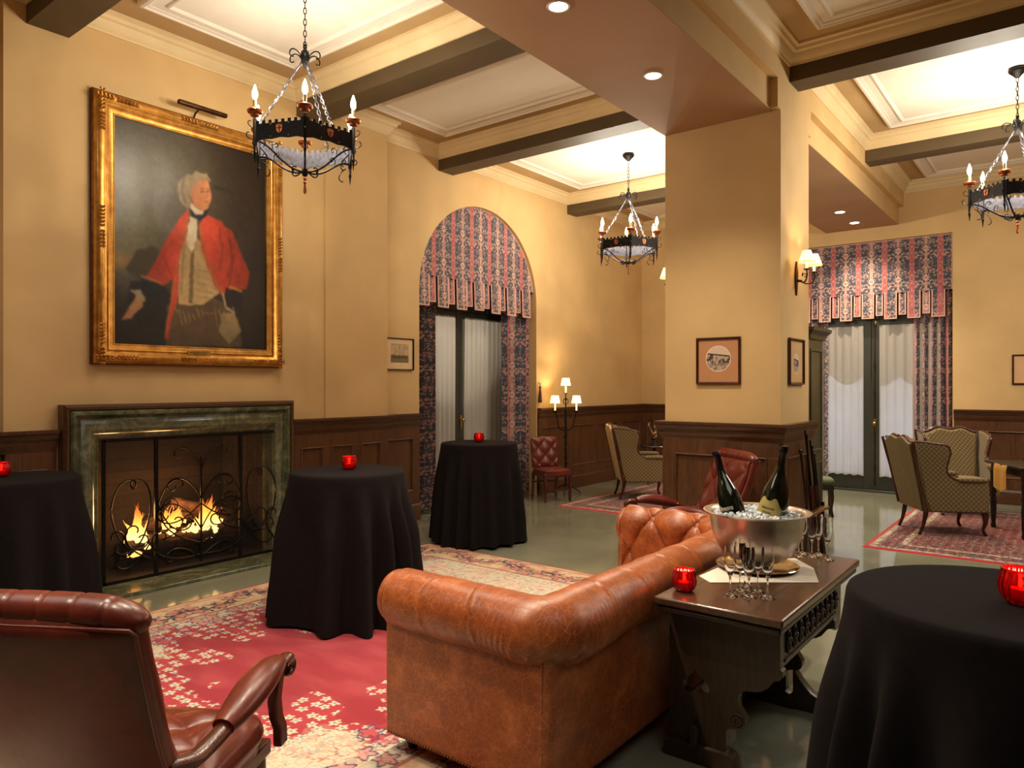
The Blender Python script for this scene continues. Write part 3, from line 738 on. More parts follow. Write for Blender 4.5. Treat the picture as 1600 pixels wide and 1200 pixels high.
# ================================================================== PORTRAIT
pt = thing('portrait_painting', 'large gilt-framed oil portrait of a man in a red coat above the fire', 'painting', (XB, 3.425, 2.98))
PW, PH = .885, 1.12
loop = [(0, -PW, -PH), (0, PW, -PH), (0, PW, PH), (0, -PW, PH)]
MB().sweep(loop, [(0, .0), (0, .05), (.01, .075), (.03, .095), (.05, .10), (.07, .09), (.085, .07), (.10, .06), (.10, 0)], N=(1, 0, 0), closed=True).build('gilt_frame', m_gold, pt, smooth=50)
MB().sweep(loop, [(.10, .0), (.10, .052), (.115, .058), (.125, .05), (.155, .045), (.16, .05), (.168, .046), (.168, 0)], N=(1, 0, 0), closed=True).build('inner_slip', m_gold, pt, smooth=50)
MB().sweep(loop, [(-.008, 0), (-.008, .045), (.004, .05), (.004, 0)], N=(1, 0, 0), closed=True).build('frame_edge', m_goldd, pt, smooth=50)
def leafc(y, z, ang, n_=5, s=1):
    m = MB()
    for i in range(-n_, n_ + 1):
        for sg in (-1, 1):
            a = R_(ang); t = i / n_
            cx_, cz_ = y + math.cos(a) * t * .15 * s, z + math.sin(a) * t * .15 * s
            dx = math.cos(a + sg * .8 * (1 if i >= 0 else -1)) * (1 if i >= 0 else -1) * .028
            dz = math.sin(a + sg * .8 * (1 if i >= 0 else -1)) * (1 if i >= 0 else -1) * .028
            m.tube([(.098, cx_, cz_), (.108, cx_ + dx * .6, cz_ + dz * .6), (.098, cx_ + dx, cz_ + dz)], [.007, .010, .004], 5)
    m.build('leaf_ornament', m_gold, pt, smooth=60)
for y in (-PW + .05, PW - .05):
    for z in (-PH + .16, 0, PH - .16): leafc(y, z, 90)
for z in (-PH + .05, PH - .05):
    for y in (-PW + .17, 0, PW - .17): leafc(y, z, 0)
MB().box((.06, -.10, -PH + .085), (.07, .12, -PH + .135)).build('name_plate', m_brass, pt, bevel=.003)
m = MB(); rr_ = random.Random(3)
for z, w_ in ((-PH + .115, .09), (-PH + .10, .06)):
    y = -w_ + .01
    while y < w_ + .01:
        l = rr_.uniform(.004, .012); m.box((.0702, y, z - .003), (.0705, y + l, z + .004)); y += l + .004
m.build('engraving', m_goldd, pt, smooth=0)
# the painted canvas
cw, ch = PW - .165, PH - .165
nu, nv = 300, 380
u = np.linspace(0, 1, nu)[None, :] + np.zeros((nv, 1)); v = np.linspace(0, 1, nv)[:, None] + np.zeros((1, nu))   # v 0 at the bottom
def cnv(x, y):
    s = (x - 130) / 620.; top = 140 + 190 * s; bot = 1055 + 20 * s
    return s * 5.8 / ((1 - s) * 6.95 + s * 5.8), 1 - (y - top) / (bot - top)
img = np.ones((nv, nu, 3)) * linnp((52, 40, 30))
nz = fbm(u * 5, v * 6, 3, 5)
img = mixc(img, linnp((92, 84, 66)), sst(.75, .1, np.hypot((u - .18) * 1.1, v - .66)) * (.4 + nz))
img = mixc(img, linnp((112, 108, 82)), sst(.30, .0, np.hypot((u - .05) * .7, (v - .46) * 1.3)) * (.3 + .8 * nz))
img = mixc(img, linnp((150, 116, 62)), sst(.12, .0, np.hypot((u - .04) * .8, (v - .37) * 2)) * .7)
img = mixc(img, linnp((36, 32, 24)), sst(.36, .2, v + .1 * nz) * .85)
img = mixc(img, linnp((30, 24, 20)), sst(.1, .5, (u - .5) * (.4 + nz)) * .6)
def poly(pts, col, soft=.006, jit=.006, shade=None, amt=1.0):
    global img
    P = np.array([cnv(*p) for p in pts]); inside = np.zeros((nv, nu), bool)
    uu = u + jit * (fbm(u * 30, v * 30, 11, 2) - .5) * 2; vv = v + jit * (fbm(u * 30, v * 30, 15, 2) - .5) * 2
    n_ = len(P)
    for i in range(n_):
        x0, y0 = P[i]; x1, y1 = P[(i + 1) % n_]
        cnd = ((y0 > vv) != (y1 > vv)) & (uu < (x1 - x0) * (vv - y0) / (y1 - y0 + 1e-9) + x0)
        inside ^= cnd
    a = inside.astype(float)
    for _ in range(int(soft / .003)):
        a = (a + np.roll(a, 1, 0) + np.roll(a, -1, 0) + np.roll(a, 1, 1) + np.roll(a, -1, 1)) / 5
    c = np.ones((nv, nu, 3)) * linnp(col)
    c = c * (.50 + .5 * fbm(u * 14, v * 14, 21, 4) + .5 * fbm(u * 5 + v * 3, v * 4, 27, 3))[..., None]
    if shade is not None: c = c * shade(u, v)[..., None]
    a = (a * amt)[..., None]; img = img * (1 - a) + c * a
def line(pts, col, w_=4, amt=.8):
    for (x0, y0), (x1, y1) in zip(pts[:-1], pts[1:]):
        L = math.hypot(x1 - x0, y1 - y0) + 1e-6; nx, ny = -(y1 - y0) / L * w_ / 2, (x1 - x0) / L * w_ / 2
        poly([(x0 + nx, y0 + ny), (x1 + nx, y1 + ny), (x1 - nx, y1 - ny), (x0 - nx, y0 - ny)], col, .003, .004, None, amt)
poly([(180, 760), (230, 680), (300, 665), (340, 700), (320, 790), (230, 800)], (62, 54, 36), .012)
line([(745, 640), (700, 560), (650, 480), (590, 450), (540, 440)], (46, 34, 24), 12, .9)
line([(700, 560), (660, 560), (610, 500)], (40, 30, 22), 6); line([(690, 600), (650, 610), (640, 580)], (40, 30, 22), 6)
poly([(200, 800), (340, 820), (370, 860), (360, 1000), (240, 980), (190, 880)], (30, 26, 22), .015)
poly([(350, 900), (400, 880), (560, 880), (640, 960), (650, 1060), (345, 1060)], (84, 66, 42), .009)
poly([(570, 930), (620, 930), (650, 1000), (600, 1050), (560, 1000)], (134, 116, 78), .009)
poly([(395, 720), (412, 640), (440, 600), (490, 660), (520, 760), (560, 850), (500, 893), (440, 898), (395, 890)], (178, 148, 100), .006)
for i in range(5): line([(470, 760 + 26 * i), (520, 770 + 26 * i), (550, 800 + 20 * i)], (130, 104, 66), 5, .6)
line([(455, 640), (450, 760), (445, 890)], (92, 66, 34), 16, .8)
poly([(440, 520), (400, 560), (355, 630), (310, 715), (262, 790), (335, 825), (372, 790), (362, 900), (338, 1030), (352, 1035), (392, 860), (400, 720), (432, 600)], (176, 58, 34), .006, .006, lambda a, b: .7 + .7 * sst(.25, .5, a + .1 * b))
poly([(500, 540), (560, 570), (612, 615), (648, 700), (682, 772), (668, 835), (610, 840), (572, 862), (540, 820), (512, 750), (488, 680), (476, 600)], (188, 64, 38), .006, .006, lambda a, b: .65 + .6 * sst(.85, .5, a))
line([(600, 640), (615, 730), (600, 830)], (120, 30, 20), 10, .6); line([(340, 720), (372, 790)], (120, 30, 20), 8, .6)
line([(432, 560), (400, 680), (382, 800), (345, 1020)], (150, 104, 50), 6, .7); line([(482, 590), (500, 690), (540, 800), (572, 850)], (150, 104, 50), 9, .8)
line([(520, 770), (548, 750)], (150, 104, 50), 6, .7)
poly([(440, 548), (470, 560), (468, 640), (452, 700), (428, 650), (436, 590)], (214, 196, 166), .006, .01)
poly([(448, 500), (470, 528), (520, 520), (512, 552), (480, 565), (450, 548), (440, 520)], (30, 30, 38), .004)
poly([(446, 498), (500, 520), (492, 545), (462, 540), (444, 520)], (206, 190, 164), .004)
poly([(395, 470), (398, 420), (430, 388), (470, 378), (510, 388), (524, 412), (500, 424), (470, 440), (460, 480), (440, 520), (410, 505)], (150, 130, 100), .006, .014)
poly([(450, 440), (476, 418), (514, 412), (522, 440), (528, 470), (527, 486), (520, 505), (512, 524), (490, 532), (462, 515), (446, 492)], (196, 128, 84), .005, .003, lambda a, b: .8 + .4 * sst(.5, .6, a))
poly([(448, 455), (462, 452), (464, 478), (452, 484)], (176, 108, 72), .003)
line([(484, 446), (500, 443)], (92, 58, 36), 5); line([(508, 443), (520, 445)], (92, 58, 36), 5)
line([(486, 455), (500, 455)], (60, 40, 30), 6, .8); line([(510, 455), (520, 456)], (60, 40, 30), 6, .8)
line([(507, 455), (514, 478), (504, 482)], (160, 96, 62), 4, .8); line([(500, 497), (516, 496)], (158, 66, 52), 5, .9)
poly([(238, 790), (320, 815), (345, 850), (300, 870), (240, 850)], (24, 22, 24), .006)
poly([(235, 845), (262, 868), (250, 905), (200, 955), (165, 955), (205, 895)], (170, 122, 80), .006)
poly([(200, 835), (240, 840), (265, 880), (240, 880)], (150, 136, 108), .006)
poly([(585, 830), (655, 850), (650, 925), (605, 930), (580, 880)], (24, 20, 22), .006); line([(575, 850), (585, 905), (620, 930)], (170, 150, 110), 7, .8)
line([(600, 826), (652, 846)], (170, 124, 60), 8, .8); line([(244, 782), (330, 812)], (170, 124, 60), 7, .6)
for i in range(14): line([(380 + i * 18, 905 + (i * 37) % 30), (392 + i * 18, 925 + (i * 53) % 60)], (150, 116, 66), 5, .6)
line([(620, 700), (600, 760), (590, 800)], (110, 30, 20), 14, .5); line([(560, 600), (575, 690), (560, 760)], (120, 34, 22), 12, .45); line([(300, 760), (340, 690), (380, 640)], (120, 34, 22), 10, .4)
line([(420, 660), (410, 760), (405, 860)], (120, 96, 60), 14, .5); line([(420, 400), (410, 450), (425, 500)], (96, 80, 58), 14, .5); line([(440, 470), (455, 500)], (110, 70, 46), 12, .5)
blur = img.copy()
for _ in range(3): blur = (blur + np.roll(blur, 1, 0) + np.roll(blur, -1, 0) + np.roll(blur, 1, 1) + np.roll(blur, -1, 1)) / 5
img = blur * (.80 + .4 * fbm(u * 40, v * 50, 71, 3))[..., None] * (1 - .35 * sst(.35, .75, np.hypot(u - .5, (v - .5))))[..., None]
P = np.stack([np.full((nv, nu), .03), (u - .5) * 2 * (cw + .005), (v - .5) * 2 * (ch + .005)], -1)
npgrid('canvas', P, m_paint, pt, img)
pl = thing('picture_light', 'bronze picture light reaching over the portrait frame', 'picture light', (XB, 3.40, 4.10))
MB().box((.17, -.23, .035), (.215, .23, .075)).build('lamp_shade', m_bronze, pl, bevel=.012)
MB().tube([(.0, .0, -.02), (.06, 0, .045), (.13, 0, .07), (.18, 0, .06)], .008, 8).build('arm', m_bronze, pl)
MB().box((0, -.03, -.06), (.012, .03, .02)).build('mount', m_bronze, pl, bevel=.003)

# ------------------------------------------------------------------ small framed pictures
def picture(M, w_, h_, frm, matc, label, draw, fw=.022, fr=m_redwood, grp=None):
    t = thing('framed_picture', label, 'picture'); t.matrix_world = M
    lp = [(-w_ / 2, 0, -h_ / 2), (w_ / 2, 0, -h_ / 2), (w_ / 2, 0, h_ / 2), (-w_ / 2, 0, h_ / 2)]
    MB().sweep(lp[::-1] if False else lp, [(0, 0), (0, .022), (fw * .3, .028), (fw * .7, .022), (fw, .016), (fw, 0)], N=(0, -1, 0), closed=True).build('frame', fr, t, smooth=40)
    nu, nv = int((w_ - fw) / .003), int((h_ - fw) / .003)
    u = np.linspace(-.5, .5, nu)[None, :] * (w_ - fw) + np.zeros((nv, 1)); v = np.linspace(-.5, .5, nv)[:, None] * (h_ - fw) + np.zeros((1, nu))
    c = draw(u, v, np.ones((nv, nu, 3)) * linnp(matc))
    npgrid('print', np.stack([u, np.full((nv, nu), -.008), v], -1), vcol('print_paper', .6), t, c)
    return t
def draw_ship(u, v, c):
    ins = (np.abs(u) < .15) & (np.abs(v - .01) < .115)
    c = mixc(c, linnp((206, 176, 134)), ins * 1.); sky = fbm(u * 20, v * 20, 2, 3)
    c = mixc(c, linnp((150, 132, 100)), ins * sst(.4, .7, sky) * .5)
    sea = ins & (v < -.02 + .02 * sky)
    c = mixc(c, linnp((110, 96, 62)), sea * .9)
    for x in (-.07, 0.0, .06): c = mixc(c, linnp((88, 76, 56)), ins * (np.abs(u - x) < .004) * (v < .085) * (v > -.03)); c = mixc(c, linnp((186, 166, 136)), ins * (np.abs(u - x) < .026) * (np.abs(v - .04) < .03) * .7)
    c = mixc(c, linnp((70, 58, 40)), ins * (np.abs(u) < .12) * (np.abs(v + .04) < .014) * .8)
    return mixc(c, linnp((120, 100, 76)), (np.abs(u) < .03) * (np.abs(v + .14) < .004) * (fbm(u * 300, v * 10, 2, 1) > .4) * .8)
picture(T(XW, 6.11, 2.06) @ RZ(90), .46, .39, 0, (232, 204, 160), 'ship engraving in a thin black frame beside the arched window', draw_ship, .014, m_blackwood)
def draw_round(r0, cx_=0, cz_=.02):
    def f(u, v, c):
        r = np.hypot(u - cx_, v - cz_); ins = r < r0; n1 = fbm(u * 45, v * 45, 5, 3)
        c = mixc(c, linnp((240, 226, 204)), (r < r0 + .007) * 1.)
        c = mixc(c, linnp((222, 196, 170)), ins * 1.)
        c = mixc(c, linnp((72, 58, 48)), ins * (v < cz_ + .035 - .12 * (u - cx_)) * (.35 + .65 * (n1 > .5)))
        c = mixc(c, linnp((44, 32, 26)), ins * (np.abs(v - cz_ - .035 + .12 * (u - cx_)) < .006))
        c = mixc(c, linnp((196, 170, 148)), ins * (np.abs(u - cx_ + .045) < .004) * (v < cz_ + .03)); return mixc(c, linnp((150, 128, 108)), ins * (v < cz_ - .04) * (n1 > .45) * .8)
    return f
picture(T(-2.655, 6.55, 1.91), .43, .44, 0, (196, 140, 96), 'framed round photograph on the front face of the column', draw_round(.115))
picture(T(HR2, 6.97, 1.90) @ RZ(90), .44, .43, 0, (212, 172, 118), 'framed round print beneath the sconce on the column side', draw_round(.085, 0, -.02))
picture(T(-.52, YN, 1.90), .40, .42, 0, (220, 176, 130), 'framed print on the far wall above the wing chairs', draw_round(.07, .03, 0))

# ================================================================== CHANDELIERS
def spike(m, x, y, z, M): m.tube([(x, y, z), (x, y, z - .05), (x, y, z - .055), (x, y, z - .075), (x, y, z - .13)], [.011, .009, .013, .008, .002], 8, M=M)
def chandelier():
    t = thing('chandelier', 'x', 'chandelier', (0, 0, 4.70), 0, 'black iron chandeliers')
    zr = -1.27                        # band bottom
    MB().lathe([(0, 0.02), (.075, .015), (.08, 0), (.07, -.018), (.035, -.05), (.02, -.07), (.0, -.075)], 20).build('canopy', m_iron, t, smooth=50)
    m = MB(); z = -.07; i = 0
    while z > -.44:
        pts = []
        for k in range(12):
            a = 2 * PI * k / 12; x_ = .011 * math.cos(a); zz = .026 * math.sin(a)
            pts.append((x_, 0, z - .022 + zz) if i % 2 == 0 else (0, x_, z - .022 + zz))
        m.tube(pts, .0035, 6, closed=True); z -= .043; i += 1
    m.build('chain', m_iron, t)
    m = MB(); m.lathe([(.008, -.43), (.016, -.45), (.012, -.47), (.03, -.49), (.034, -.52), (.03, -.56), (.012, -.60), (.0, -.62)], 12)
    for k in range(6):
        c = clo((.028, -.55), R_(75), [(.09, -8, -20), (.07, -26, -26), (.04, -50, -60)], .008)
        m.tube([(a, 0, b) for a, b in c], .005, 6, M=RZ(60 * k + 30))
    m.build('crown_hub', m_iron, t)
    R6 = .40; V = [(R6 * math.sin(R_(60 * k)), -R6 * math.cos(R_(60 * k))) for k in range(6)]
    for k in range(0, 6):
        a = Vector((V[k][0] * .5 + V[(k + 1) % 6][0] * .5, V[k][1] * .5 + V[(k + 1) % 6][1] * .5, 0))
        if k % 2: continue
    for k in range(3):
        a0 = R_(60 * (2 * k) + 30); p0 = Vector((.02 * math.sin(a0), -.02 * math.cos(a0), -.56)); p1 = Vector((.36 * math.sin(a0), -.36 * math.cos(a0), zr + .14))
        m = MB()
        for s in (0, 1):
            pts = []
            for i in range(40):
                q = i / 39; tw = .004 + .007 * ease(q * 3 - .3); an = q * 34 + s * PI
                pts.append(p0.lerp(p1, q) + Vector((math.cos(an), math.sin(an), 0)) * tw)
            m.tube(pts, .0045, 5)
        m.build('twisted_rod', m_steelgrey, t)
    for k in range(6):
        (x0, y0), (x1, y1) = V[k], V[(k + 1) % 6]
        L = math.hypot(x1 - x0, y1 - y0); ang = math.atan2(y1 - y0, x1 - x0); M = T(x0, y0, zr) @ Matrix.Rotation(ang, 4, 'Z') @ XZ
        pts = [(0.008, 0)]
        for i in range(1, 12): q = i / 12; pts.append((L * q, .018 * math.sin(PI * q) ** .5 - .004 * math.cos(6 * PI * q)))
        pts += [(L - .008, 0), (L - .008, .125)]
        nc = 8
        for i in range(nc * 2 - 1):
            xa = L - .008 - (L - .016) * i / (nc * 2 - 1); xb = L - .008 - (L - .016) * (i + 1) / (nc * 2 - 1); zt = .15 if i % 2 == 0 else .128
            pts += [(xa, zt), (xb, zt)]
        holes = [[(L * .13 + q * .02 + .008 * math.cos(a), .075 + .004 * math.sin(a)) for a in (0, PI / 2, PI, 3 * PI / 2)] for q in (0, 1)] + \
                [[(L * .80 + q * .02 + .008 * math.cos(a), .075 + .004 * math.sin(a)) for a in (0, PI / 2, PI, 3 * PI / 2)] for q in (0, 1)]
        MB().shape([pts] + holes, .004, M).build('band_panel', m_iron, t, smooth=0)
        MB().shape([[(a, b) for a, b in pts]], .002, M @ T(0, .0, -.005)).build('band_lining', m_lining, t, smooth=0)
        sh = [(.0, -.032), (.018, -.018), (.025, .005), (.025, .028), (.0, .034), (-.025, .028), (-.025, .005), (-.018, -.018)]
        s_ = MB().shape([[(L / 2 + a, .078 + b) for a, b in sh]], .005, M @ T(0, 0, .006)).build('shield', m_copper, t, smooth=0)
        MB().tube([M @ Vector((L / 2, .05, .010)), M @ Vector((L / 2, .106, .010))], .003, 5).tube([M @ Vector((L / 2 - .02, .085, .010)), M @ Vector((L / 2 + .02, .085, .010))], .003, 5).build('cross', m_goldd, s_)
        for q in (.32, .68):
            for b in (.03, .12): MB().lathe([(.006, 0), (.005, .003), (0, .004)], 8, M @ T(L * q, b, .003)).build('rivet', m_brass, t)
    for k in range(6):
        M = RZ(60 * k - 90)   # local +x points to the vertex
        m = MB(); m.box((R6 - .012, -.010, zr - .02), (R6 + .010, .010, zr + .17), M); spike(m, R6, 0, zr - .02, M)
        c = clo((R6 + .01, zr + .02), R_(-20), [(.05, 10, 30), (.05, 40, 60)], .006); m.tube([(a, 0, b) for a, b in c], .004, 6, M=M)
        c = clo((R6 + .01, zr + .10), R_(0), [(.04, 10, 26), (.05, 40, 70)], .006); m.tube([(a, 0, b) for a, b in c], .004, 6, M=M)
        m.build('corner_post', m_iron, t)
        m = MB()
        bz = [(R6 - .01, zr + .01), (.27, zr + .03), (.19, zr - .15), (.02, zr - .13)]
        c = []
        for i in range(25):
            q = i / 24; w4 = ((1 - q) ** 3, 3 * q * (1 - q) ** 2, 3 * q * q * (1 - q), q ** 3)
            c.append((sum(w * p_[0] for w, p_ in zip(w4, bz)), sum(w * p_[1] for w, p_ in zip(w4, bz))))
        m.tube([(a, 0, b) for a, b in c], .0075, 6, M=M)
        m.tube([(a, 0, b) for a, b in clo((R6 - .06, zr - .02), R_(150), [(.07, -20, -40), (.05, -60, -80)], .006)], .004, 6, M=M)
        m.tube([(a, 0, b) for a, b in clo((R6 - .14, zr - .02), R_(60), [(.07, 20, 40), (.05, 60, 80)], .006)], .004, 6, M=M)
        m.tube([(a, 0, b) for a, b in clo((R6 - .04, zr - .03), R_(215), [(.10, 3, 10), (.06, 30, 50)], .006)], .0045, 6, M=M)
        m.tube([(a, 0, b) for a, b in clo((.03, zr - .13), R_(-30), [(.05, -10, 20), (.10, 30, 50)], .006)], .006, 6, M=M)
        m.build('scroll_arm', m_iron, t, smooth=60)
        Mv_ = M @ T(R6, 0, zr + .15)
        MB().lathe([(.0, .03), (.012, .03), (.03, .035), (.034, .05), (.05, .058), (.056, .075), (.048, .085), (.02, .08), (0, .08)], 14, Mv_).build('candle_cup', m_copper, t)
        MB().lathe([(.014, .08), (.014, .15), (.008, .155), (0, .155)], 12, Mv_).build('candle', m_ivory, t)
        MB().lathe([(.007, .152), (.017, .17), (.021, .19), (.018, .215), (.009, .245), (.003, .262), (0, .265)], 12, Mv_).build('bulb', m_bulb, t)
    m = MB(); m.lathe([(0, zr - .10), (.022, zr - .11), (.026, zr - .135), (.018, zr - .16), (0, zr - .165)], 12); m.build('centre_boss', m_iron, t)
    MB().lathe([(0, zr - .16), (.008, zr - .165), (.014, zr - .18), (.006, zr - .195), (.013, zr - .21), (.007, zr - .225), (.011, zr - .26), (.013, zr - .285), (0, zr - .30)], 10).build('finial', m_copper, t)
    return t
c1 = chandelier(); c1['label'] = 'black iron chandelier hanging in front of the portrait'
spots = [(-4.62, 3.36), (-4.65, 8.44), (-.45, 8.45)]
labs = ['black iron chandelier hanging in front of the portrait', 'black iron chandelier hanging past the arched window', 'black iron chandelier over the wing chairs and dark table']
CH_W = [10.5, 8, 8]
for i, (x, y) in enumerate(spots):
    o = c1 if i == 0 else dup(c1)
    o.location = (x, y, 4.70); a = math.atan2(-y, -x) + PI / 2; a += [0, R_(4), R_(-14)][i]; o.rotation_euler = (0, 0, a); o['label'] = labs[i]
    for k in range(6):
        an = R_(60 * k - 90); light('POINT', 'bulb_light', (.40 * math.cos(an), .40 * math.sin(an), -1.12 + .275), CH_W[i], WARM, size=.012, parent=o)

# ================================================================== DOWNLIGHTS
DLY = [-.1, 1.23, 2.56, 3.88, 5.21, 8.6, 10.95, 11.8]
for i, y in enumerate(DLY):
    lb = {3: 'recessed downlight at the top edge of the photo in the header soffit', 4: 'recessed downlight in the soffit just before the column', 6: 'recessed downlight in the soffit past the column, nearer one', 7: 'recessed downlight in the soffit past the column, closest to the garden door'}.get(i, 'recessed downlight in the header soffit out of view, number %s along' % ['one', 'two', 'three', 'x', 'x', 'four'][min(i, 5)])
    t = thing('downlight', lb, 'downlight', (-2.65, y, ZH - .004), 0, 'recessed soffit downlights')
    MB().lathe([(.062, .0), (.062, -.004), (.074, -.006), (.078, 0)], 28).build('trim_ring', m_panel, t)
    MB().lathe([(.0, -.002), (.062, -.002)], 28).build('lens', m_down, t)
    light('SPOT', 'downlight_lamp', (-2.65, y, ZH - .02), 205, (1, .84, .62), size=.05, cone=R_(115), blend=.9)

# ================================================================== SCONCES
def shade_lamp(m0, t, x, y, z, r0, r1, h_, M, power, cand=.07):
    MB().lathe([(.0, z), (.024, z), (.03, z + .008), (.024, z + .014), (0, z + .014)], 12, M @ T(x, y, 0)).build('drip_pan', m0, t)
    MB().lathe([(.011, z + .01), (.011, z + .01 + cand)], 10, M @ T(x, y, 0)).build('candle', m_shadef, t)
    zb = z + .01 + cand - .01
    o = MB().lathe([(r0, zb), (r1, zb + h_), (r1 - .002, zb + h_), (r0 - .002, zb)], 24, M @ T(x, y, 0)).build('lamp_shade', m_shadef, t)
    MB().lathe([(r0 + .001, zb), (r0 + .001, zb + .006), (r0 - .001, zb + .006), (r0 - .001, zb)], 24, M @ T(x, y, 0)).build('shade_trim', m_cream, o)
    p = M @ Vector((x, y, zb + h_ * .55)); light('POINT', 'shade_light', p, power, (1, .72, .40), size=.015, parent=t)
def sconce(loc, rz, label):
    t = thing('wall_sconce', label, 'wall lamp', loc, rz, 'twin-shade wall sconces')
    MB().shape([[(0, -.16), (.02, -.10), (.035, -.03), (.035, .04), (.02, .10), (0, .16), (-.02, .10), (-.035, .04), (-.035, -.03), (-.02, -.10)]], .016, T(0, -.008, 0) @ XZ, .003).build('back_plate', m_bronze, t)
    m = MB(); m.tube([(0, -.015, -.02), (0, -.06, -.03)], .012, 8)
    for s in (-1, 1):
        c = clo((.0, -.03), R_(-30), [(.10, 4, 12), (.10, 14, 14)], .01)
        e_ = c[-1]
        m.tube([(s * a * .85, -.05 - a * .62, b) for a, b in c] + [(s * .115, -.05 - .085, .055)], .007, 8)
        m.tube([(s * a, -.06 - a * .4, b + .02) for a, b in clo((.0, 0), R_(60), [(.06, -10, -40), (.05, -60, -80)], .006)], .004, 6)
    m.build('arm', m_bronze, t)
    for s in (-1, 1): shade_lamp(m_bronze, t, s * .115, -.135, .055, .072, .036, .105, Matrix(), 6)
    return t
sconce((HR2, 6.98, 2.68), R_(90), 'twin-shade bronze wall sconce on the right side of the column')
sconce((HL, 6.98, 2.66), R_(-90), 'wall sconce half hidden behind the far edge of the column')

# ================================================================== FLOOR LAMP
t = thing('floor_lamp', 'twisted iron floor lamp with three small lit shades beside the arched window', 'floor lamp', (-6.20, 9.28, 0))
m = MB()
for s in (0, 1): m.tube([(.012 * math.cos(i * .35 + s * PI), .012 * math.sin(i * .35 + s * PI), .12 + i * .0125) for i in range(96)], .009, 6)
m.build('pole', m_iron, t)
for a in (20, 140, 260):
    c = clo((.0, .16), R_(-20), [(.12, -3, 2), (.14, -2, -2)], .02)
    MB().tube([(q, 0, max(.012, z)) for q, z in c] + [(c[-1][0] + .03, 0, .012)], .009, 6, M=RZ(a)).build('foot', m_iron, t)
m = MB()
for s in (-1, 1):
    c = clo((.0, .98), R_(10), [(.10, 2, 10), (.12, 10, 4)], .01)
    m.tube([(s * q, 0, z) for q, z in c] + [(s * .165, 0, 1.28)], .008, 6)
    m.tube([(s * q, 0, z) for q, z in clo((.0, 1.2), R_(60), [(.1, -14, -20), (.08, -40, -60)], .008)], .005, 6)
    m.tube([(s * q, 0, z) for q, z in clo((.0, 1.38), R_(20), [(.1, 14, 20), (.06, 30, 50)], .008)], .005, 6)
    m.lathe([(0, 1.26), (.05, 1.275), (.055, 1.285), (0, 1.285)], 12, T(s * .165, 0, 0))
m.tube([(0, 0, 1.3), (0, 0, 1.56)], .009, 6)
for i in range(9):
    a = i * 2.2; z = .45 + i * .1; m.tube([(0, 0, z), (.03 * math.cos(a), .03 * math.sin(a), z + .03), (.05 * math.cos(a), .05 * math.sin(a), z + .02)], [.006, .005, .002], 5)
m.build('branches', m_iron, t)
Ml = RZ(38)
for x, z in ((-.165, 1.28), (.165, 1.28), (0, 1.55)): shade_lamp(m_iron, t, x, 0, z, .078, .055, .12, Matrix(), 9, .12)
t.rotation_euler = (0, 0, R_(38))
# ================================================================== RUGS
def rug(name, x0, x1, y0, y1, fn, label, step, grp=None, zt=.012):
    cx_, cy_ = (x0 + x1) / 2, (y0 + y1) / 2
    nu, nv = int((x1 - x0) / step), int((y1 - y0) / step)
    X, Y = np.meshgrid(np.linspace(x0, x1, nu), np.linspace(y0, y1, nv))
    c = fn(X - cx_, Y - cy_, (x1 - x0) / 2, (y1 - y0) / 2)
    Z = np.full_like(X, zt); Z[0] = 0.001; Z[-1] = .001; Z[:, 0] = .001; Z[:, -1] = .001
    o = npgrid(name, np.stack([X, Y, Z], -1), m_rug, None, c); return tag(o, label, 'rug', grp)
def florets(a, b, s, sd):
    """cell flowers: 0..1 petals and centre masks on a jittered lattice"""
    i, j = np.floor(a / s), np.floor(b / s)
    h1 = _tab[(i.astype(int) * 7 + sd) % 256, (j.astype(int) * 13 + sd) % 256]; h2 = _tab[(i.astype(int) * 11 + sd + 3) % 256, (j.astype(int) * 5 + sd + 9) % 256]
    fx = a / s - i - .5 - (h1 - .5) * .4; fy = b / s - j - .5 - (h2 - .5) * .4
    r = np.hypot(fx, fy); an = np.arctan2(fy, fx)
    pet = r < .30 + .10 * np.cos(5 * an + h1 * 6); cen = r < .12
    ring = np.abs(r - (.34 + .1 * np.cos(5 * an + h1 * 6))) < .05
    return pet, cen, ring, h1, h2
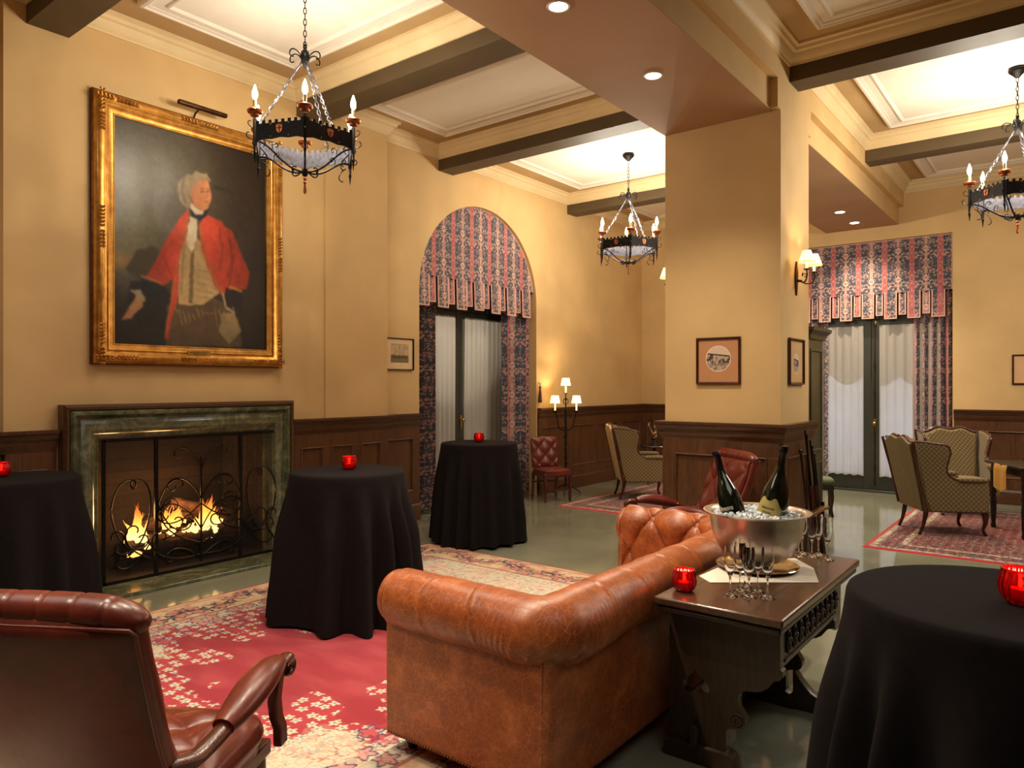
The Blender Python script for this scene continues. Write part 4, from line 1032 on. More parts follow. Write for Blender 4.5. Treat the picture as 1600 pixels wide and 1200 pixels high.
def main_rug(x, y, hx, hy):
    a, b = np.abs(x), np.abs(y)
    wob = fbm(a * 5, b * 5, 3, 3) - .5
    c = np.ones(x.shape + (3,)) * linnp((200, 192, 170)); worn = fbm(x * 2.5, y * 2.5, 41, 4)
    # cream field with fine red and blue scrolls
    n1 = fbm(a * 13, b * 13, 2, 3); n2 = fbm(a * 22 + 5, b * 22, 6, 3)
    c = mixc(c, linnp((176, 84, 78)), (np.abs(n1 - .5) < .022) * .8)
    c = mixc(c, linnp((198, 150, 112)), (np.abs(n2 - .42) < .03) * .6)
    c = mixc(c, linnp((92, 98, 112)), (np.abs(n2 - .6) < .018) * .7)
    pet, cen, ring, h1, h2 = florets(a, b, .11, 3)
    c = mixc(c, linnp((208, 150, 126)), pet * (h2 > .55) * .6); c = mixc(c, linnp((150, 156, 154)), cen * (h2 > .3) * .7)
    # lobed red medallion
    ang = np.arctan2(b, a); d = (a / 1.16) ** 1.5 + (b / 1.05) ** 1.5
    dd = d + .16 * np.cos(10 * ang) + .5 * wob
    red = mixc(np.ones_like(c) * linnp((146, 18, 38)), linnp((178, 66, 74)), sst(.40, .72, fbm(x * 2.2, y * 7, 12, 4)) * .45)
    c = np.where((dd < 1)[..., None], red, c)
    cl = fbm(a * 4.5, b * 4.5, 61, 2)
    edge = (np.abs(dd - .98) < .15) | ((dd < 1) & (dd > .45) & (cl > .51))
    p2, c2, r2, g1, g2 = florets(a + .02 * wob, b, .082, 8)
    c = mixc(c, linnp((96, 60, 64)), (edge & r2 & ~p2) * .7); c = mixc(c, linnp((204, 196, 168)), (edge & p2) * 1.); c = mixc(c, linnp((120, 142, 148)), (edge & c2) * 1.)
    c = mixc(c, linnp((168, 40, 56)), (edge & ~p2 & (dd < 1.08)) * .8)
    inner = (dd < .82) & (dd > .62) & (np.sin(10 * ang) > .45)
    c = mixc(c, linnp((200, 188, 156)), (inner & p2) * .95); c = mixc(c, linnp((112, 132, 150)), (inner & c2) * .9)
    # corner pieces and border with navy florets
    ed = np.minimum(hx - a, hy - b)
    cor = ((hx - a) + (hy - b)) < 1.15 + .18 * wob + .1 * np.cos(14 * ang)
    pb, cb, rb, k1, k2 = florets(a, b, .15, 5)
    bd = (ed < .40)
    bc = mixc(np.ones_like(c) * linnp((208, 178, 142)), linnp((176, 104, 84)), sst(.45, .6, fbm(a * 10, b * 10, 9, 3)) * .55)
    c = np.where(bd[..., None], bc, c)
    along = np.where(hx - a < hy - b, b, a); wave = ed - .22 - .07 * np.sin(along * 9)
    vine = (np.abs(wave) < .012) | ((np.abs(wave) < .085) & (fbm(a * 34, b * 34, 13, 2) > .56))
    c = mixc(c, linnp((36, 32, 52)), (bd & vine) * .95)
    c = mixc(c, linnp((196, 112, 100)), (bd & pb & (np.abs(wave) < .10)) * .7); c = mixc(c, linnp((44, 46, 84)), (bd & rb & (np.abs(wave) < .12)) * .85)
    cor = cor | ((hx - a) < .42 + .42 * np.exp(-(b / .8) ** 2) + .06 * np.cos(16 * b))
    c = mixc(c, linnp((44, 40, 86)), (cor & rb & ~bd) * .9); c = mixc(c, linnp((190, 90, 96)), (cor & pb & ~bd) * .5)
    c = mixc(c, linnp((150, 60, 52)), (np.abs(ed - .40) < .012) * .8); c = mixc(c, linnp((150, 60, 52)), (np.abs(ed - .07) < .008) * .7)
    c = np.where((ed < .022)[..., None], linnp((172, 36, 34)), c)
    return c * (.88 + .24 * worn)[..., None]
rug('persian_rug', -5.40, -1.95, -.05, 5.48, main_rug, 'large cream Persian rug with red medallion under the sofa and draped table', .0068)
def dark_rug(sc):
    def f(x, y, hx, hy):
        a, b = np.abs(x), np.abs(y); ed = np.minimum(hx - a, hy - b)
        c = np.ones(x.shape + (3,)) * linnp((94, 20, 32))
        p, ce, r, h1, h2 = florets(a, b, .085, 4); p2, ce2, r2, g1, g2 = florets(a + .03, b, .055, 14)
        c = mixc(c, linnp((40, 34, 64)), p * (h1 > .4) * .95); c = mixc(c, linnp((180, 136, 104)), r * .7); c = mixc(c, linnp((210, 176, 140)), ce * .9)
        c = mixc(c, linnp((150, 84, 76)), (p2 & ~p) * (g1 > .5) * .8); c = mixc(c, linnp((40, 36, 70)), (ce2) * .8)
        med = (a / (hx * .5)) ** 1.6 + (b / (hy * .5)) ** 1.6 < 1
        c = np.where(med[..., None] & ~r[..., None] & ~ce[..., None], mixc(c, linnp((120, 22, 34)), .7 * np.ones_like(a)), c)
        for e0, e1, col in ((.30, .36, (188, 166, 140)), (.05, .11, (190, 172, 150))):
            g = (ed > e0) & (ed < e1); c = np.where(g[..., None], mixc(np.ones_like(c) * linnp(col), linnp((70, 50, 60)), (fbm(a * 50, b * 50, 5, 2) > .53) * .8), c)
        g = (ed > .11) & (ed < .30); c = mixc(c, linnp((54, 36, 66)), g * (h2 > .5) * (~p) * .5)
        return np.where((ed < .045)[..., None], linnp((178, 30, 40)), c)
    return f
rug('persian_rug', -5.70, -3.3, 8.30, 11.3, dark_rug(1), 'dark red and navy Persian rug under the wing chair behind the column', .014, None)
rug('persian_rug', -1.76, 2.0, 8.16, 11.5, dark_rug(1), 'crimson Persian rug under the wing chairs near the garden door', .012, None)

# ================================================================== DRAPED COCKTAIL TABLES
def cocktail(x, y, seed, label_c, label_t, nf=13, flare=.085, amp=.05, rz=0, R=.405):
    t = thing('cocktail_table', label_t, 'table', (x, y, .013), 0, 'tall tables hidden under black cloths')
    MB().lathe([(0, 1.005), (R - .02, 1.005), (R - .018, 1.015), (R - .02, 1.03), (0, 1.03)], 32).build('table_top', m_darkwood, t)
    MB().lathe([(.035, .03), (.035, 1.005)], 16).build('pedestal', m_iron, t); MB().lathe([(0, 0), (.25, 0), (.25, .012), (.05, .03), (0, .03)], 24).build('base', m_iron, t)
    nth, rn = 260, random.Random(seed); ph = rn.uniform(0, 6)
    th = np.linspace(0, 2 * PI, nth, endpoint=False)[None, :]
    warp = th + .16 * np.sin(2 * th + ph) + .10 * np.sin(3 * th + 2 * ph) + .05 * np.sin(5 * th + ph)
    f = .5 + .5 * np.cos(nf * warp); f = f ** 1.25 * (.65 + .5 * vn(warp * nf / 6.283 + 4, 0 * th, seed))
    rows = []
    for r in (0.002, .1, .2, .3, .36, R - .018): rows.append(np.stack([r * np.cos(th), r * np.sin(th), np.full_like(th, 1.062)], -1))
    for q in (.3, .6, 1): rows.append(np.stack([(R - .018 + .026 * math.sin(q * PI / 2)) * np.cos(th), (R - .018 + .026 * math.sin(q * PI / 2)) * np.sin(th), np.full_like(th, 1.062 - .02 * (1 - math.cos(q * PI / 2)))], -1))
    for i in range(1, 34):
        s = i / 33; z = 1.04 - s * 1.015
        r = R + .008 + flare * s ** .9 + 1.75 * amp * (1.7 * f - .55) * ease(s * 2.2) * (.55 + .45 * s) + .006 * (vn(th * 4, s * 6 + 0 * th, seed) - .5)
        rr_ = np.maximum(r, R + .004)
        zz = np.full_like(th, z) + (s > .93) * .012 * np.sin(th * 3 + ph)
        rows.append(np.stack([rr_ * np.cos(th), rr_ * np.sin(th), np.maximum(zz, .012)], -1))
    P = np.concatenate([r_.reshape(1, nth, 3) for r_ in rows], 0)
    o = npgrid('tablecloth', P, m_black, None, None, True, loc=(x, y, .0)); o.rotation_euler = (0, 0, rz)
    tag(o, label_c, 'tablecloth', 'black floor-length tablecloths')
cocktail(-4.19, 3.42, 1, 'black floor-length cloth on the round table in front of the fire', 'tall round table under black cloth before the fire', 12, .07, .055, .4)
cocktail(-5.11, 5.96, 2, 'black floor-length cloth on the round table before the arched window', 'tall round table under black cloth before the arched window', 16, .075, .035, 1.1)
cocktail(-5.63, 1.75, 5, 'black floor-length cloth on the round table at the left of the fireplace', 'tall round table under black cloth left of the fireplace', 12, .07, .05, .9)
cocktail(-.16, 2.53, 9, 'black floor-length cloth on the nearest round table beside the console', 'tall round table under black cloth nearest the camera', 11, .085, .05, 2.0, .415)

# red ribbed candle glasses
def votive():
    t = thing('votive_candle', 'x', 'candle holder', (0, 0, 0), 0, 'lit red ribbed glass votives')
    mod = lambda a, s: 1 + .045 * math.cos(18 * a) * math.sin(PI * min(1, s * 1.0))
    MB().lathe([(0, 0), (.030, 0), (.044, .012), (.052, .035), (.053, .055), (.047, .082), (.043, .09), (.046, .094), (.041, .094), (.039, .088), (.046, .055), (.045, .035), (.038, .016), (0, .012)], 72, mod=mod).build('ribbed_glass', m_redg, t, smooth=60)
    MB().lathe([(0, .014), (.024, .014), (.024, .04), (0, .038)], 16).build('candle', m_ivory, t)
    MB().lathe([(0, .040), (.006, .046), (.007, .054), (.003, .066), (0, .072)], 8).build('flame', emit('votive_flame', (255, 190, 90), 30), t)
    return t
v0 = votive()
vs = [(-4.20, 3.44, 1.063, 'red ribbed glass votive on the draped table before the fire'), (-5.12, 5.97, 1.063, 'red ribbed glass votive on the draped table before the arched window'),
      (-5.71, 1.72, 1.063, 'red ribbed glass votive on the draped table left of the fireplace'), (-.125, 2.50, 1.063, 'red ribbed glass votive on the nearest draped table'),
      (-1.415, 3.09, .741, 'red ribbed glass votive on the carved console beside the sofa'), (-.42, 9.95, .792, 'red ribbed glass votive on the dark table among the wing chairs')]
for i, (x, y, z, lb) in enumerate(vs):
    o = v0 if i == 0 else dup(v0)
    o.location = (x, y, z + .0); o['label'] = lb
    s = 1.05; o.scale = (s, s, s)
    light('POINT', 'votive_light', (x, y, z + .075), .7, (1, .30, .16), size=.01)

# ================================================================== CHESTERFIELD SOFA
sf = thing('chesterfield_sofa', 'tan leather chesterfield sofa with rolled arms beside the carved console', 'sofa', (-2.015, 3.39, .013))
def upath(off, rad, front=-.46, n=9):
    """U path offset inward by off, rounded corners; returns points and unit inward normals"""
    x1, y1 = .44 - off, 1.14 - off; pts = []; nr = []
    r = max(.001, rad)
    def seg(a, b, nn, N):
        for i in range(nn): t = i / nn; pts.append((a[0] + (b[0] - a[0]) * t, a[1] + (b[1] - a[1]) * t)); nr.append(N)
    def arc(c, a0, a1, nn):
        for i in range(nn): a = a0 + (a1 - a0) * i / nn; pts.append((c[0] + r * math.cos(a), c[1] + r * math.sin(a))); nr.append((-math.cos(a), -math.sin(a)))
    seg((front, -y1), (x1 - r, -y1), 160, (0, 1)); arc((x1 - r, -y1 + r), -PI / 2, 0, 20)
    seg((x1, -y1 + r), (x1, y1 - r), 300, (-1, 0)); arc((x1 - r, y1 - r), 0, PI / 2, 20)
    seg((x1 - r, y1), (front, y1), 160, (0, -1)); pts.append((front, y1)); nr.append((0, -1))
    return np.array(pts), np.array(nr)
pts, nr = upath(0, .035)
ZR, RR, NR = .695, .132, .065
rows = []
for z in (.085, .2, .35, .5, .58, .62):
    bul = .006 * math.sin(PI * (z - .08) / .55)
    rows.append(np.concatenate([pts - nr * bul, np.full((len(pts), 1), z)], 1))
for z in (.62, .085): rows.append(np.concatenate([pts + nr * .16, np.full((len(pts), 1), z)], 1))
rows.append(rows[0])
npgrid('outer_shell', np.stack(rows), m_leath, sf)
# roll in three runs: near arm, back, far arm
pts, nr = upath(NR, .10)
dl = np.concatenate([[0], np.cumsum(np.hypot(*(pts[1:] - pts[:-1]).T))]); Ltot = dl[-1]
def roll_run(i0, i1, name, parent, cap0=False, cap1=False):
    th = np.linspace(0, 2 * PI, 49)[:-1]
    s = dl[i0:i1]; p = pts[i0:i1]; q = nr[i0:i1]
    r = np.full((len(s), len(th)), RR)
    S = s[:, None] + 0 * th
    groove = 0
    for g in [.27, .52, 1.13, 1.42, 1.71, 2.0, 2.3, 2.6, Ltot - .52, Ltot - .27]:
        lean = g + .03 * np.sin(th * 1.0 + g * 7)
        groove = groove + .0065 * np.exp(-((S - lean) / .0065) ** 2) * (.5 + .5 * np.sin(th + 1.0)) - .003 * np.exp(-((S - lean - .02) / .014) ** 2)
    r = r - groove + .003 * (vn(S * 9, th[None, :] * 1.5, 5) - .5) * 2
    # gathered leather under the outer corner
    for g in (.98, Ltot - .98):
        w_ = np.exp(-((S - g) / .24) ** 2) * np.clip(np.cos(th[None, :] - R_(215)), 0, 1) ** 2
        r = r + w_ * (.020 + .005 * np.sin(S * 210 + 3 * np.sin(th * 2)[None, :]))
    if cap0:
        d = np.clip((s - s[0]) / .035, 0, 1)[:, None]; r = r * np.sqrt(1 - (1 - d) ** 2 * .75)
    if cap1:
        d = np.clip((s[-1] - s) / .035, 0, 1)[:, None]; r = r * np.sqrt(1 - (1 - d) ** 2 * .75)
    # theta 0 = inward, 90 = up, 180 = outward
    N_ = q[:, None, :] * (r * np.cos(th))[..., None]; P = np.concatenate([p[:, None, :] + N_, (ZR + r * np.sin(th))[..., None]], -1)
    if cap0: P = np.concatenate([np.broadcast_to(np.array([*p[0], ZR]), (1, len(th), 3)), P], 0)
    if cap1: P = np.concatenate([P, np.broadcast_to(np.array([*p[-1], ZR]), (1, len(th), 3))], 0)
    return npgrid(name, P[:, ::-1], m_leath, parent, None, True)
# refine spacing of the straight arm runs so that creases read
arm1 = roll_run(0, 162, 'rolled_arm', sf, True, False); bk = roll_run(161, 501, 'rolled_back', sf); arm2 = roll_run(500, len(pts), 'rolled_arm', sf, False, True)
def tufted(i0, i1, name, parent):
    nv = 70; t = np.linspace(0, 1, nv)[None, :]; s = dl[i0:i1][:, None]; p = pts[i0:i1][:, None, :]; q = nr[i0:i1][:, None, :]
    # follow the roll from just past the top, then straight down to the seat
    ang = R_(105) - np.clip(t / .55, 0, 1) * R_(105); w_ = (sst(.04, .22, t) if i0 > 400 else sst(.22, .50, t)) * sst(1.0, .95, t)
    a_, b_ = (s - (Ltot - .25)) / .155 + 1, (t - .35) / .45 + 1
    pf = (np.abs(np.sin(PI * (a_ + b_) * .5 * 1)) * np.abs(np.sin(PI * (a_ - b_) * .5 * 1))) ** .38
    pu = -.002 + .046 * pf * w_
    r = RR + pu
    if i0 < 10: dd_ = np.clip((s - dl[0]) / .05, 0, 1); r = RR * np.sqrt(1 - (1 - dd_) ** 2 * .75) + pu * dd_
    if i1 > len(pts) - 10: dd_ = np.clip((dl[-1] - s) / .05, 0, 1); r = RR * np.sqrt(1 - (1 - dd_) ** 2 * .75) + pu * dd_
    bt = np.cos(PI * (a_ + b_) / 2) ** 2 * np.cos(PI * (a_ - b_) / 2) ** 2; dn = np.exp(-((np.sin(PI * (a_ + b_) / 2) ** 2 + np.sin(PI * (a_ - b_) / 2) ** 2) / .05))
    r = r - .016 * dn * w_
    nin = np.where(t < .55, r * np.cos(ang), r); z = np.where(t < .55, ZR + r * np.sin(ang), ZR - (t - .55) / .45 * .27)
    P = np.concatenate([p + q * nin[..., None], (z + 0 * nin)[..., None]], -1)
    o = npgrid(name, P, m_leath, parent)
    return o
xs = tufted(2, 162, 'tufted_inside', arm1); xs = tufted(161, 501, 'tufted_inside', bk); xs = tufted(500, len(pts) - 2, 'tufted_inside', arm2)
# buttons on the lattice nodes
def buttons(i0, i1, parent):
    for bi, tt in ((1, .35), (2, .80)):
        for k in range(-30, 4):
            sv = Ltot - .25 + .155 * (k - 1)
            if (k + bi) % 2: continue
            if not (dl[i0] + .03 < sv < dl[min(i1, len(dl) - 1)] - .03): continue
            j = int(np.argmin(np.abs(dl - sv))); p = pts[j]; q = nr[j]
            an = R_(105) - min(1, tt / .55) * R_(105)
            rb = RR - .016; nn = rb * math.cos(an); z = ZR + rb * math.sin(an) if tt < .55 else ZR - (tt - .55) / .45 * .27
            v = Vector((q[0] * math.cos(an), q[1] * math.cos(an), math.sin(an)))
            M = T(p[0] + q[0] * nn, p[1] + q[1] * nn, z) @ v.to_track_quat('Z', 'Y').to_matrix().to_4x4()
            MB().lathe([(.011, 0), (.010, .005), (.006, .008), (0, .009)], 12, M).build('button', m_leath, parent)
buttons(2, 162, arm1); buttons(161, 501, bk); buttons(500, len(pts) - 1, arm2)
# arm fronts
for s in (-1, 1):
    ol = [(-.06, .085), (.09, .085), (.09, .58)] + [(.118 * math.cos(a), ZR + .118 * math.sin(a)) for a in [R_(-50 + 10 * i) for i in range(29)]] + [(-.06, .58)]
    ol = [(s * ((1.14 - .065) - x), z) for x, z in ol]
    MB().shape([ol], .03, T(-.463, 0, 0) @ YZ, .006).build('arm_front', m_leath, sf, smooth=30)
def cushion(m, x0, x1, y0, y1, z0, z1, M=None, n=20, e=5.0):
    """soft box cushion as a closed superellipsoid"""
    cx_, cy_, cz_ = (x0 + x1) / 2, (y0 + y1) / 2, (z0 + z1) / 2; hx, hy, hz = (x1 - x0) / 2, (y1 - y0) / 2, (z1 - z0) / 2
    sp = lambda v, p: math.copysign(abs(v) ** p, v)
    def f(u, v):
        a = 2 * PI * u; b = -PI / 2 + PI * v
        cb = sp(math.cos(b), .45) if abs(math.cos(b)) > 1e-6 else 0
        return (cx_ + hx * cb * sp(math.cos(a), 2 / e), cy_ + hy * cb * sp(math.sin(a), 2 / e), cz_ + hz * sp(math.sin(b), .8))
    return m.grid(f, n * 3, n, M, cu=True)
for k in range(3):
    w_ = (2.28 - .46) / 3; y0 = -.92 + k * w_ + .01 * k
    cushion(MB(), -.47, .22, y0, y0 + w_ - .008, .30, .47).build('seat_cushion', m_leath, sf, smooth=60)
MB().box((-.44, -1.06, .10), (.30, 1.06, .31)).build('seat_base', m_leath, sf, bevel=.01)
for x in (-.40, .36):
    for y in (-1.04, 1.04): MB().lathe([(.022, 0), (.030, .02), (.036, .05), (.03, .07), (.034, .09)], 14, T(x, y, 0)).build('bun_foot', m_blackwood, sf)
m = MB(); P_ = []
for i in range(0, 52): P_.append((-.45 + .017 * i, -1.146, .095, 0))
for i in range(0, 134): P_.append((.446, -1.13 + .017 * i, .095, 1))
for x, y, z, s in P_:
    m.lathe([(.0052, 0), (.004, .003), (0, .004)], 6, T(x, y, z) @ (RX(90) if s == 0 else RY(90)))
o = m.build('nailhead_trim', m_bronze, sf); o['kind'] = 'stuff'
for y in (-1.143,): MB().tube([(.405, y, .10), (.405, y - .001, .60)], .004, 6).build('side_seam', m_leath, sf)

# ================================================================== CARVED CONSOLE TABLE
ct = thing('console_table', 'dark carved oak trestle table with heart cut-out holding the ice bowl', 'table', (-1.205, 3.57, 0))
m = MB(); m.box((-.283, -.642, .705), (.283, .655, .742)); m.build('table_top', m_tabletop, ct, smooth=30, bevel=.01, seg=3)
MB().box((-.27, -.628, .672), (.27, .64, .700)).build('lower_leaf', m_darkwood, ct, smooth=30, bevel=.008, seg=2)
MB().box((-.20, -.50, .742), (-.197, .52, .7424)).box((.14, -.642, .7420), (.1425, .655, .7424)).build('plank_joint', m_blackwood, ct, smooth=0)
def heart(cx_, cz_, s):
    r = []
    for i in range(40):
        t_ = 2 * PI * i / 40; x = 16 * math.sin(t_) ** 3; y = 13 * math.cos(t_) - 5 * math.cos(2 * t_) - 2 * math.cos(3 * t_) - math.cos(4 * t_)
        r.append((cx_ + s * x / 16, cz_ - s * y / 16))
    return r
prof = [(-.262, .672), (.236, .672), (.236, .50), (.245, .492), (.246, .470), (.232, .452), (.21, .445), (.20, .432), (.18, .405), (.155, .388), (.12, .378), (.09, .374), (.07, .362), (.058, .345), (.054, .32), (.058, .295), (.075, .27), (.086, .25), (.084, .225), (.07, .208), (.04, .198), (.012, .19), (.004, .175), (.004, .06), (-.262, .06)]
for y in (-.50, .32):
    p = MB().shape([prof, heart(-.135, .35, .062)], .045, T(0, y, 0) @ XZ).build('trestle_panel', m_darkwood, ct, smooth=30)
    MB().shape([[(-.285, 0), (.055, 0), (.045, .055), (.03, .075), (.0, .085), (-.24, .085), (-.27, .075), (-.285, .055)]], .085, T(0, y, 0) @ XZ, .006).build('foot_rail', m_darkwood, p, smooth=30)
    m = MB(); 
    for k in range(8):
        a = k * PI / 4; m.lathe([(.009, 0), (.007, .006), (0, .008)], 8, T(.052 + .018 * math.cos(a), y - .022, .235 + .018 * math.sin(a)) @ RX(90))
    m.tube([(.052 + .030 * math.cos(a), y - .024, .235 + .030 * math.sin(a)) for a in [i * PI / 12 for i in range(24)]], .004, 6, closed=True)
    m.build('rosette', m_darkwood, p)
    MB().shape([[(-.148, .075), (-.12, .075), (-.115, .15), (-.12, .175), (-.14, .18), (-.15, .165)]], .03, T(0, y - .045, 0) @ XZ, .004).build('wedge_peg', m_darkwood, p)
MB().box((-.15, -.50, .10), (-.12, .32, .17)).build('stretcher', m_darkwood, ct, bevel=.004)
# scrolled spandrel foot on the aisle side
m = MB(); pr = [(.06, .0), (.235, .0), (.235, .085), (.18, .09), (.16, .085), (.13, .10), (.10, .13), (.075, .16), (.05, .20), (.04, .20), (.04, 0)]
m.shape([pr], .06, T(0, .32, 0) @ XZ, .004); m.lathe([(.036, 0), (.036, .105), (.028, .11), (0, .11)], 8, T(.235, .32, 0)); m.build('scroll_foot', m_darkwood, ct, smooth=30)
# side apron with carved band and bracket scrolls
ap = [(-.52, .672), (-.52, .50), (-.45, .497), (.30, .497), (.34, .47), (.345, .44), (.37, .425), (.41, .43), (.44, .455), (.455, .49), (.46, .672)]
MB().shape([ap], .025, T(.222, 0, 0) @ YZ, .003).build('apron', m_darkwood, ct, smooth=30)
MB().shape([[(y, z) for y, z in ap]], .02, T(-.245, 0, 0) @ YZ, .003).build('apron', m_darkwood, ct, smooth=30)
cv = MB(); rn = random.Random(2)
cv.box((.236, -.47, .518), (.243, .36, .528)); cv.box((.236, -.47, .655), (.243, .36, .664))
y = -.44
while y < .34:
    sgn = 1 if int(y * 100) % 2 else -1
    for s in (1, -1):
        c = clo((y, .592), R_(90 * s), [(.035, 8 * s, -20 * s), (.05, -50 * s, -80 * s)], .006)
        cv.tube([(.24, a, b) for a, b in c], [.008 - .004 * i / len(c) for i in range(len(c))], 6)
        c = clo((y + .02, .592), R_(40 * s), [(.03, 10 * s, 30 * s), (.03, 60 * s, 80 * s)], .006)
        cv.tube([(.24, a, b) for a, b in c], [.007 - .004 * i / len(c) for i in range(len(c))], 6)
    cv.lathe([(.012, 0), (.009, .009), (0, .012)], 8, T(.238, y + .042, .592) @ RY(90)); y += .084
cv.build('carved_band', m_darkwood, ct, smooth=60)

# ---- on the console
nap = [(-1.46, 3.36), (-1.37, 3.28), (-.965, 3.60), (-1.06, 3.86), (-1.2, 4.02), (-1.44, 3.78)]
m = MB(); m.shape([nap], .003, T(0, 0, .7445)); o = m.build('linen_napkin', m_linen, smooth=0); tag(o, 'folded white linen napkin laid under the silver tray', 'napkin')
BX, BY = -1.29, 3.69
tr_ = MB().lathe([(0, 0), (.15, 0), (.175, .006), (.198, .014), (.205, .018), (.202, .021), (.185, .017), (.165, .008), (.15, .004), (0, .004)], 56).build('silver_tray', m_silver, smooth=50)
tr_.location = (BX, BY, .7465); tag(tr_, 'round silver tray under the ice bowl on the console', 'tray')
bw = thing('champagne_bowl', 'large brushed steel ice bowl holding two champagne bottles', 'bowl', (BX - .01, BY + .02, .7515))
prf = [(0, .0), (.075, .0), (.08, .008), (.06, .016), (.06, .02)]
outp = [(.06 + (.232 - .06) * math.sin(R_(a)) ** .9, .022 + .245 * (1 - math.cos(R_(a)))) for a in range(8, 88, 5)]
prf += outp + [(.238, .27), (.262, .278), (.266, .284), (.258, .286), (.236, .28), (.226, .262)] + [(r - .01, z + .004) for r, z in outp[::-1][1:]] + [(0, .03)]
MB().lathe(prf, 72).build('bowl_body', m_steel, bw, smooth=50)
ice = MB(); rn = random.Random(9)
ice.lathe([(0, .262), (.12, .258), (.19, .252), (.215, .25), (.21, .22), (0, .2)], 40)
for i in range(520):
    a = rn.uniform(0, 2 * PI); r = .21 * math.sqrt(rn.random()); s = rn.uniform(.006, .013)
    M = T(r * math.cos(a), r * math.sin(a), .258 + .014 * (1 - (r / .21) ** 2) + rn.uniform(-.004, .012)) @ Matrix.Rotation(rn.uniform(0, 6), 4, Vector((rn.random(), rn.random(), rn.random() + .1)).normalized())
    ice.box((-s, -s * .8, -s * .7), (s, s * .8, s * .7), M)
o = ice.build('crushed_ice', m_ice, smooth=0, bevel=0, loc=(BX - .01, BY + .02, .7515)); tag(o, 'crushed ice heaped in the steel champagne bowl', 'ice'); o['kind'] = 'stuff'
def bottle(base, tip, label, big, mark):
    b, t_ = Vector(base), Vector(tip); d = (t_ - b); L = d.length
    q = d.to_track_quat('Z', 'Y').to_matrix().to_4x4()
    t = thing('champagne_bottle', label, 'bottle', base, 0, None)
    k = L / .32; R1 = .072 if big else .062
    pr = [(0, .0), (R1 * .9, 0), (R1, .01), (R1, .12), (R1 * .95, .15), (R1 * .80, .18), (R1 * .56, .21), (R1 * .36, .235), (.0185, .26), (.0155, .285), (.0, .285)]
    MB().lathe([(r, z * k) for r, z in pr], 32, q).build('bottle_glass', m_bottle, t, smooth=50)
    MB().lathe([(.0195, .25 * k), (.0195, .26 * k), (.018, .295 * k), (.021, .297 * k), (.021, .308 * k), (.017, .32 * k), (0, .322 * k)], 20, q).build('foil_neck', plain('black_foil', (20, 17, 16), .3, .1, 40, metal=.3), t, smooth=50)
    if mark == 'shield':
        # label patch wrapping the body, facing the camera
        cl = q.inverted() @ (Vector((0, 0, 1.68)) - b); cam_a = math.degrees(math.atan2(cl.y, cl.x)) - 22
        sh = [(-1, -.9), (1, -.9), (1, .35), (.75, .62), (.42, .5), (0, .72), (-.42, .5), (-.75, .62), (-1, .35)]
        m = MB(); m.shape([[(a * .036, b_ * .045) for a, b_ in sh]], .0006)
        v = []
        for (x, y, z) in m.v:
            an = x / R1
            v.append((math.sin(an), y, z, an))
        mm2 = MB(); R2 = R1 + .0012; rl = lambda z_: (R1 if z_ < .12 else R1 * (1 - .05 * (z_ - .12) / .03) if z_ < .15 else R1 * (.95 - .15 * (z_ - .15) / .03)) + .0015
        nseg = 14
        def lab(u, w_):
            a = (u - .5) * 1.9; top = .135 + .0 + .022 * (1 - abs(2 * u - 1)) - .010 * math.cos(u * 4 * PI)
            z_ = (.06 + (top - .06) * w_); z = z_ * k
            return (rl(z_) * math.cos(a), rl(z_) * math.sin(a), z)
        mm2.grid(lab, 21, 10, q @ RZ(cam_a))
        lb_ = mm2.build('paper_label', plain('label_paper', (178, 160, 92), .6, .05, 30), t, smooth=60)
        m = MB(); rq = random.Random(5)
        for zz, wd in ((.122, .45), (.108, .3), (.092, .4)):
            a = -wd
            while a < wd:
                dlt = rq.uniform(.03, .08)
                m.add([((R2 + .0006) * math.cos(x), (R2 + .0006) * math.sin(x), z * k) for x, z in ((a, zz - .003), (a + dlt, zz - .003), (a + dlt, zz + .003), (a, zz + .003))], [(0, 1, 2, 3)], q @ RZ(cam_a)); a += dlt + .03
        m.build('label_lettering', m_blackwood, lb_, smooth=0)
    else:
        cl = q.inverted() @ (Vector((0, 0, 1.68)) - b); qq = q @ RZ(math.degrees(math.atan2(cl.y, cl.x)) - 25)
        m = MB(); rq = random.Random(8); a = -.75
        while a < .45:
            dlt = rq.uniform(.08, .14)
            for w_ in ((a, a + .03, .0, .011), (a, a + dlt, .008, .011), (a + dlt - .03, a + dlt, .0, .011)):
                m.add([((R1 + .0012) * math.cos(x), (R1 + .0012) * math.sin(x), (.112 + z) * k) for x, z in ((w_[0], w_[2]), (w_[1], w_[2]), (w_[1], w_[3]), (w_[0], w_[3]))], [(0, 1, 2, 3)], qq)
            a += dlt + .06
        m.build('white_lettering', m_linen, t, smooth=0)
    return t
m_bottle2 = m_bottle
b1 = bottle((-1.350, 3.63, .885), (-1.492, 3.64, 1.335), 'dark green champagne bottle leaning to the left in the ice bowl', False, 'text')
b2 = bottle((-1.245, 3.70, .875), (-1.155, 3.70, 1.375), 'champagne bottle with a cream label leaning right in the ice bowl', True, 'shield')
def flute():
    t = thing('champagne_flute', 'x', 'glass', (0, 0, 0), 0, 'empty champagne flutes on the console')
    MB().lathe([(0, 0), (.032, 0), (.033, .002), (.02, .006), (.006, .014), (.0042, .03), (.0042, .075), (.006, .088), (.012, .10)], 28).build('stem', m_glass, t, smooth=60)
    MB().lathe([(.0, .095), (.010, .098), (.019, .115), (.026, .145), (.0275, .17), (.026, .20), (.0225, .225), (.0215, .225), (.025, .20), (.0265, .17), (.025, .145), (.018, .118), (.009, .103), (0, .101)], 32).build('bowl', m_glass, t, smooth=60)
    return t
f0 = flute()
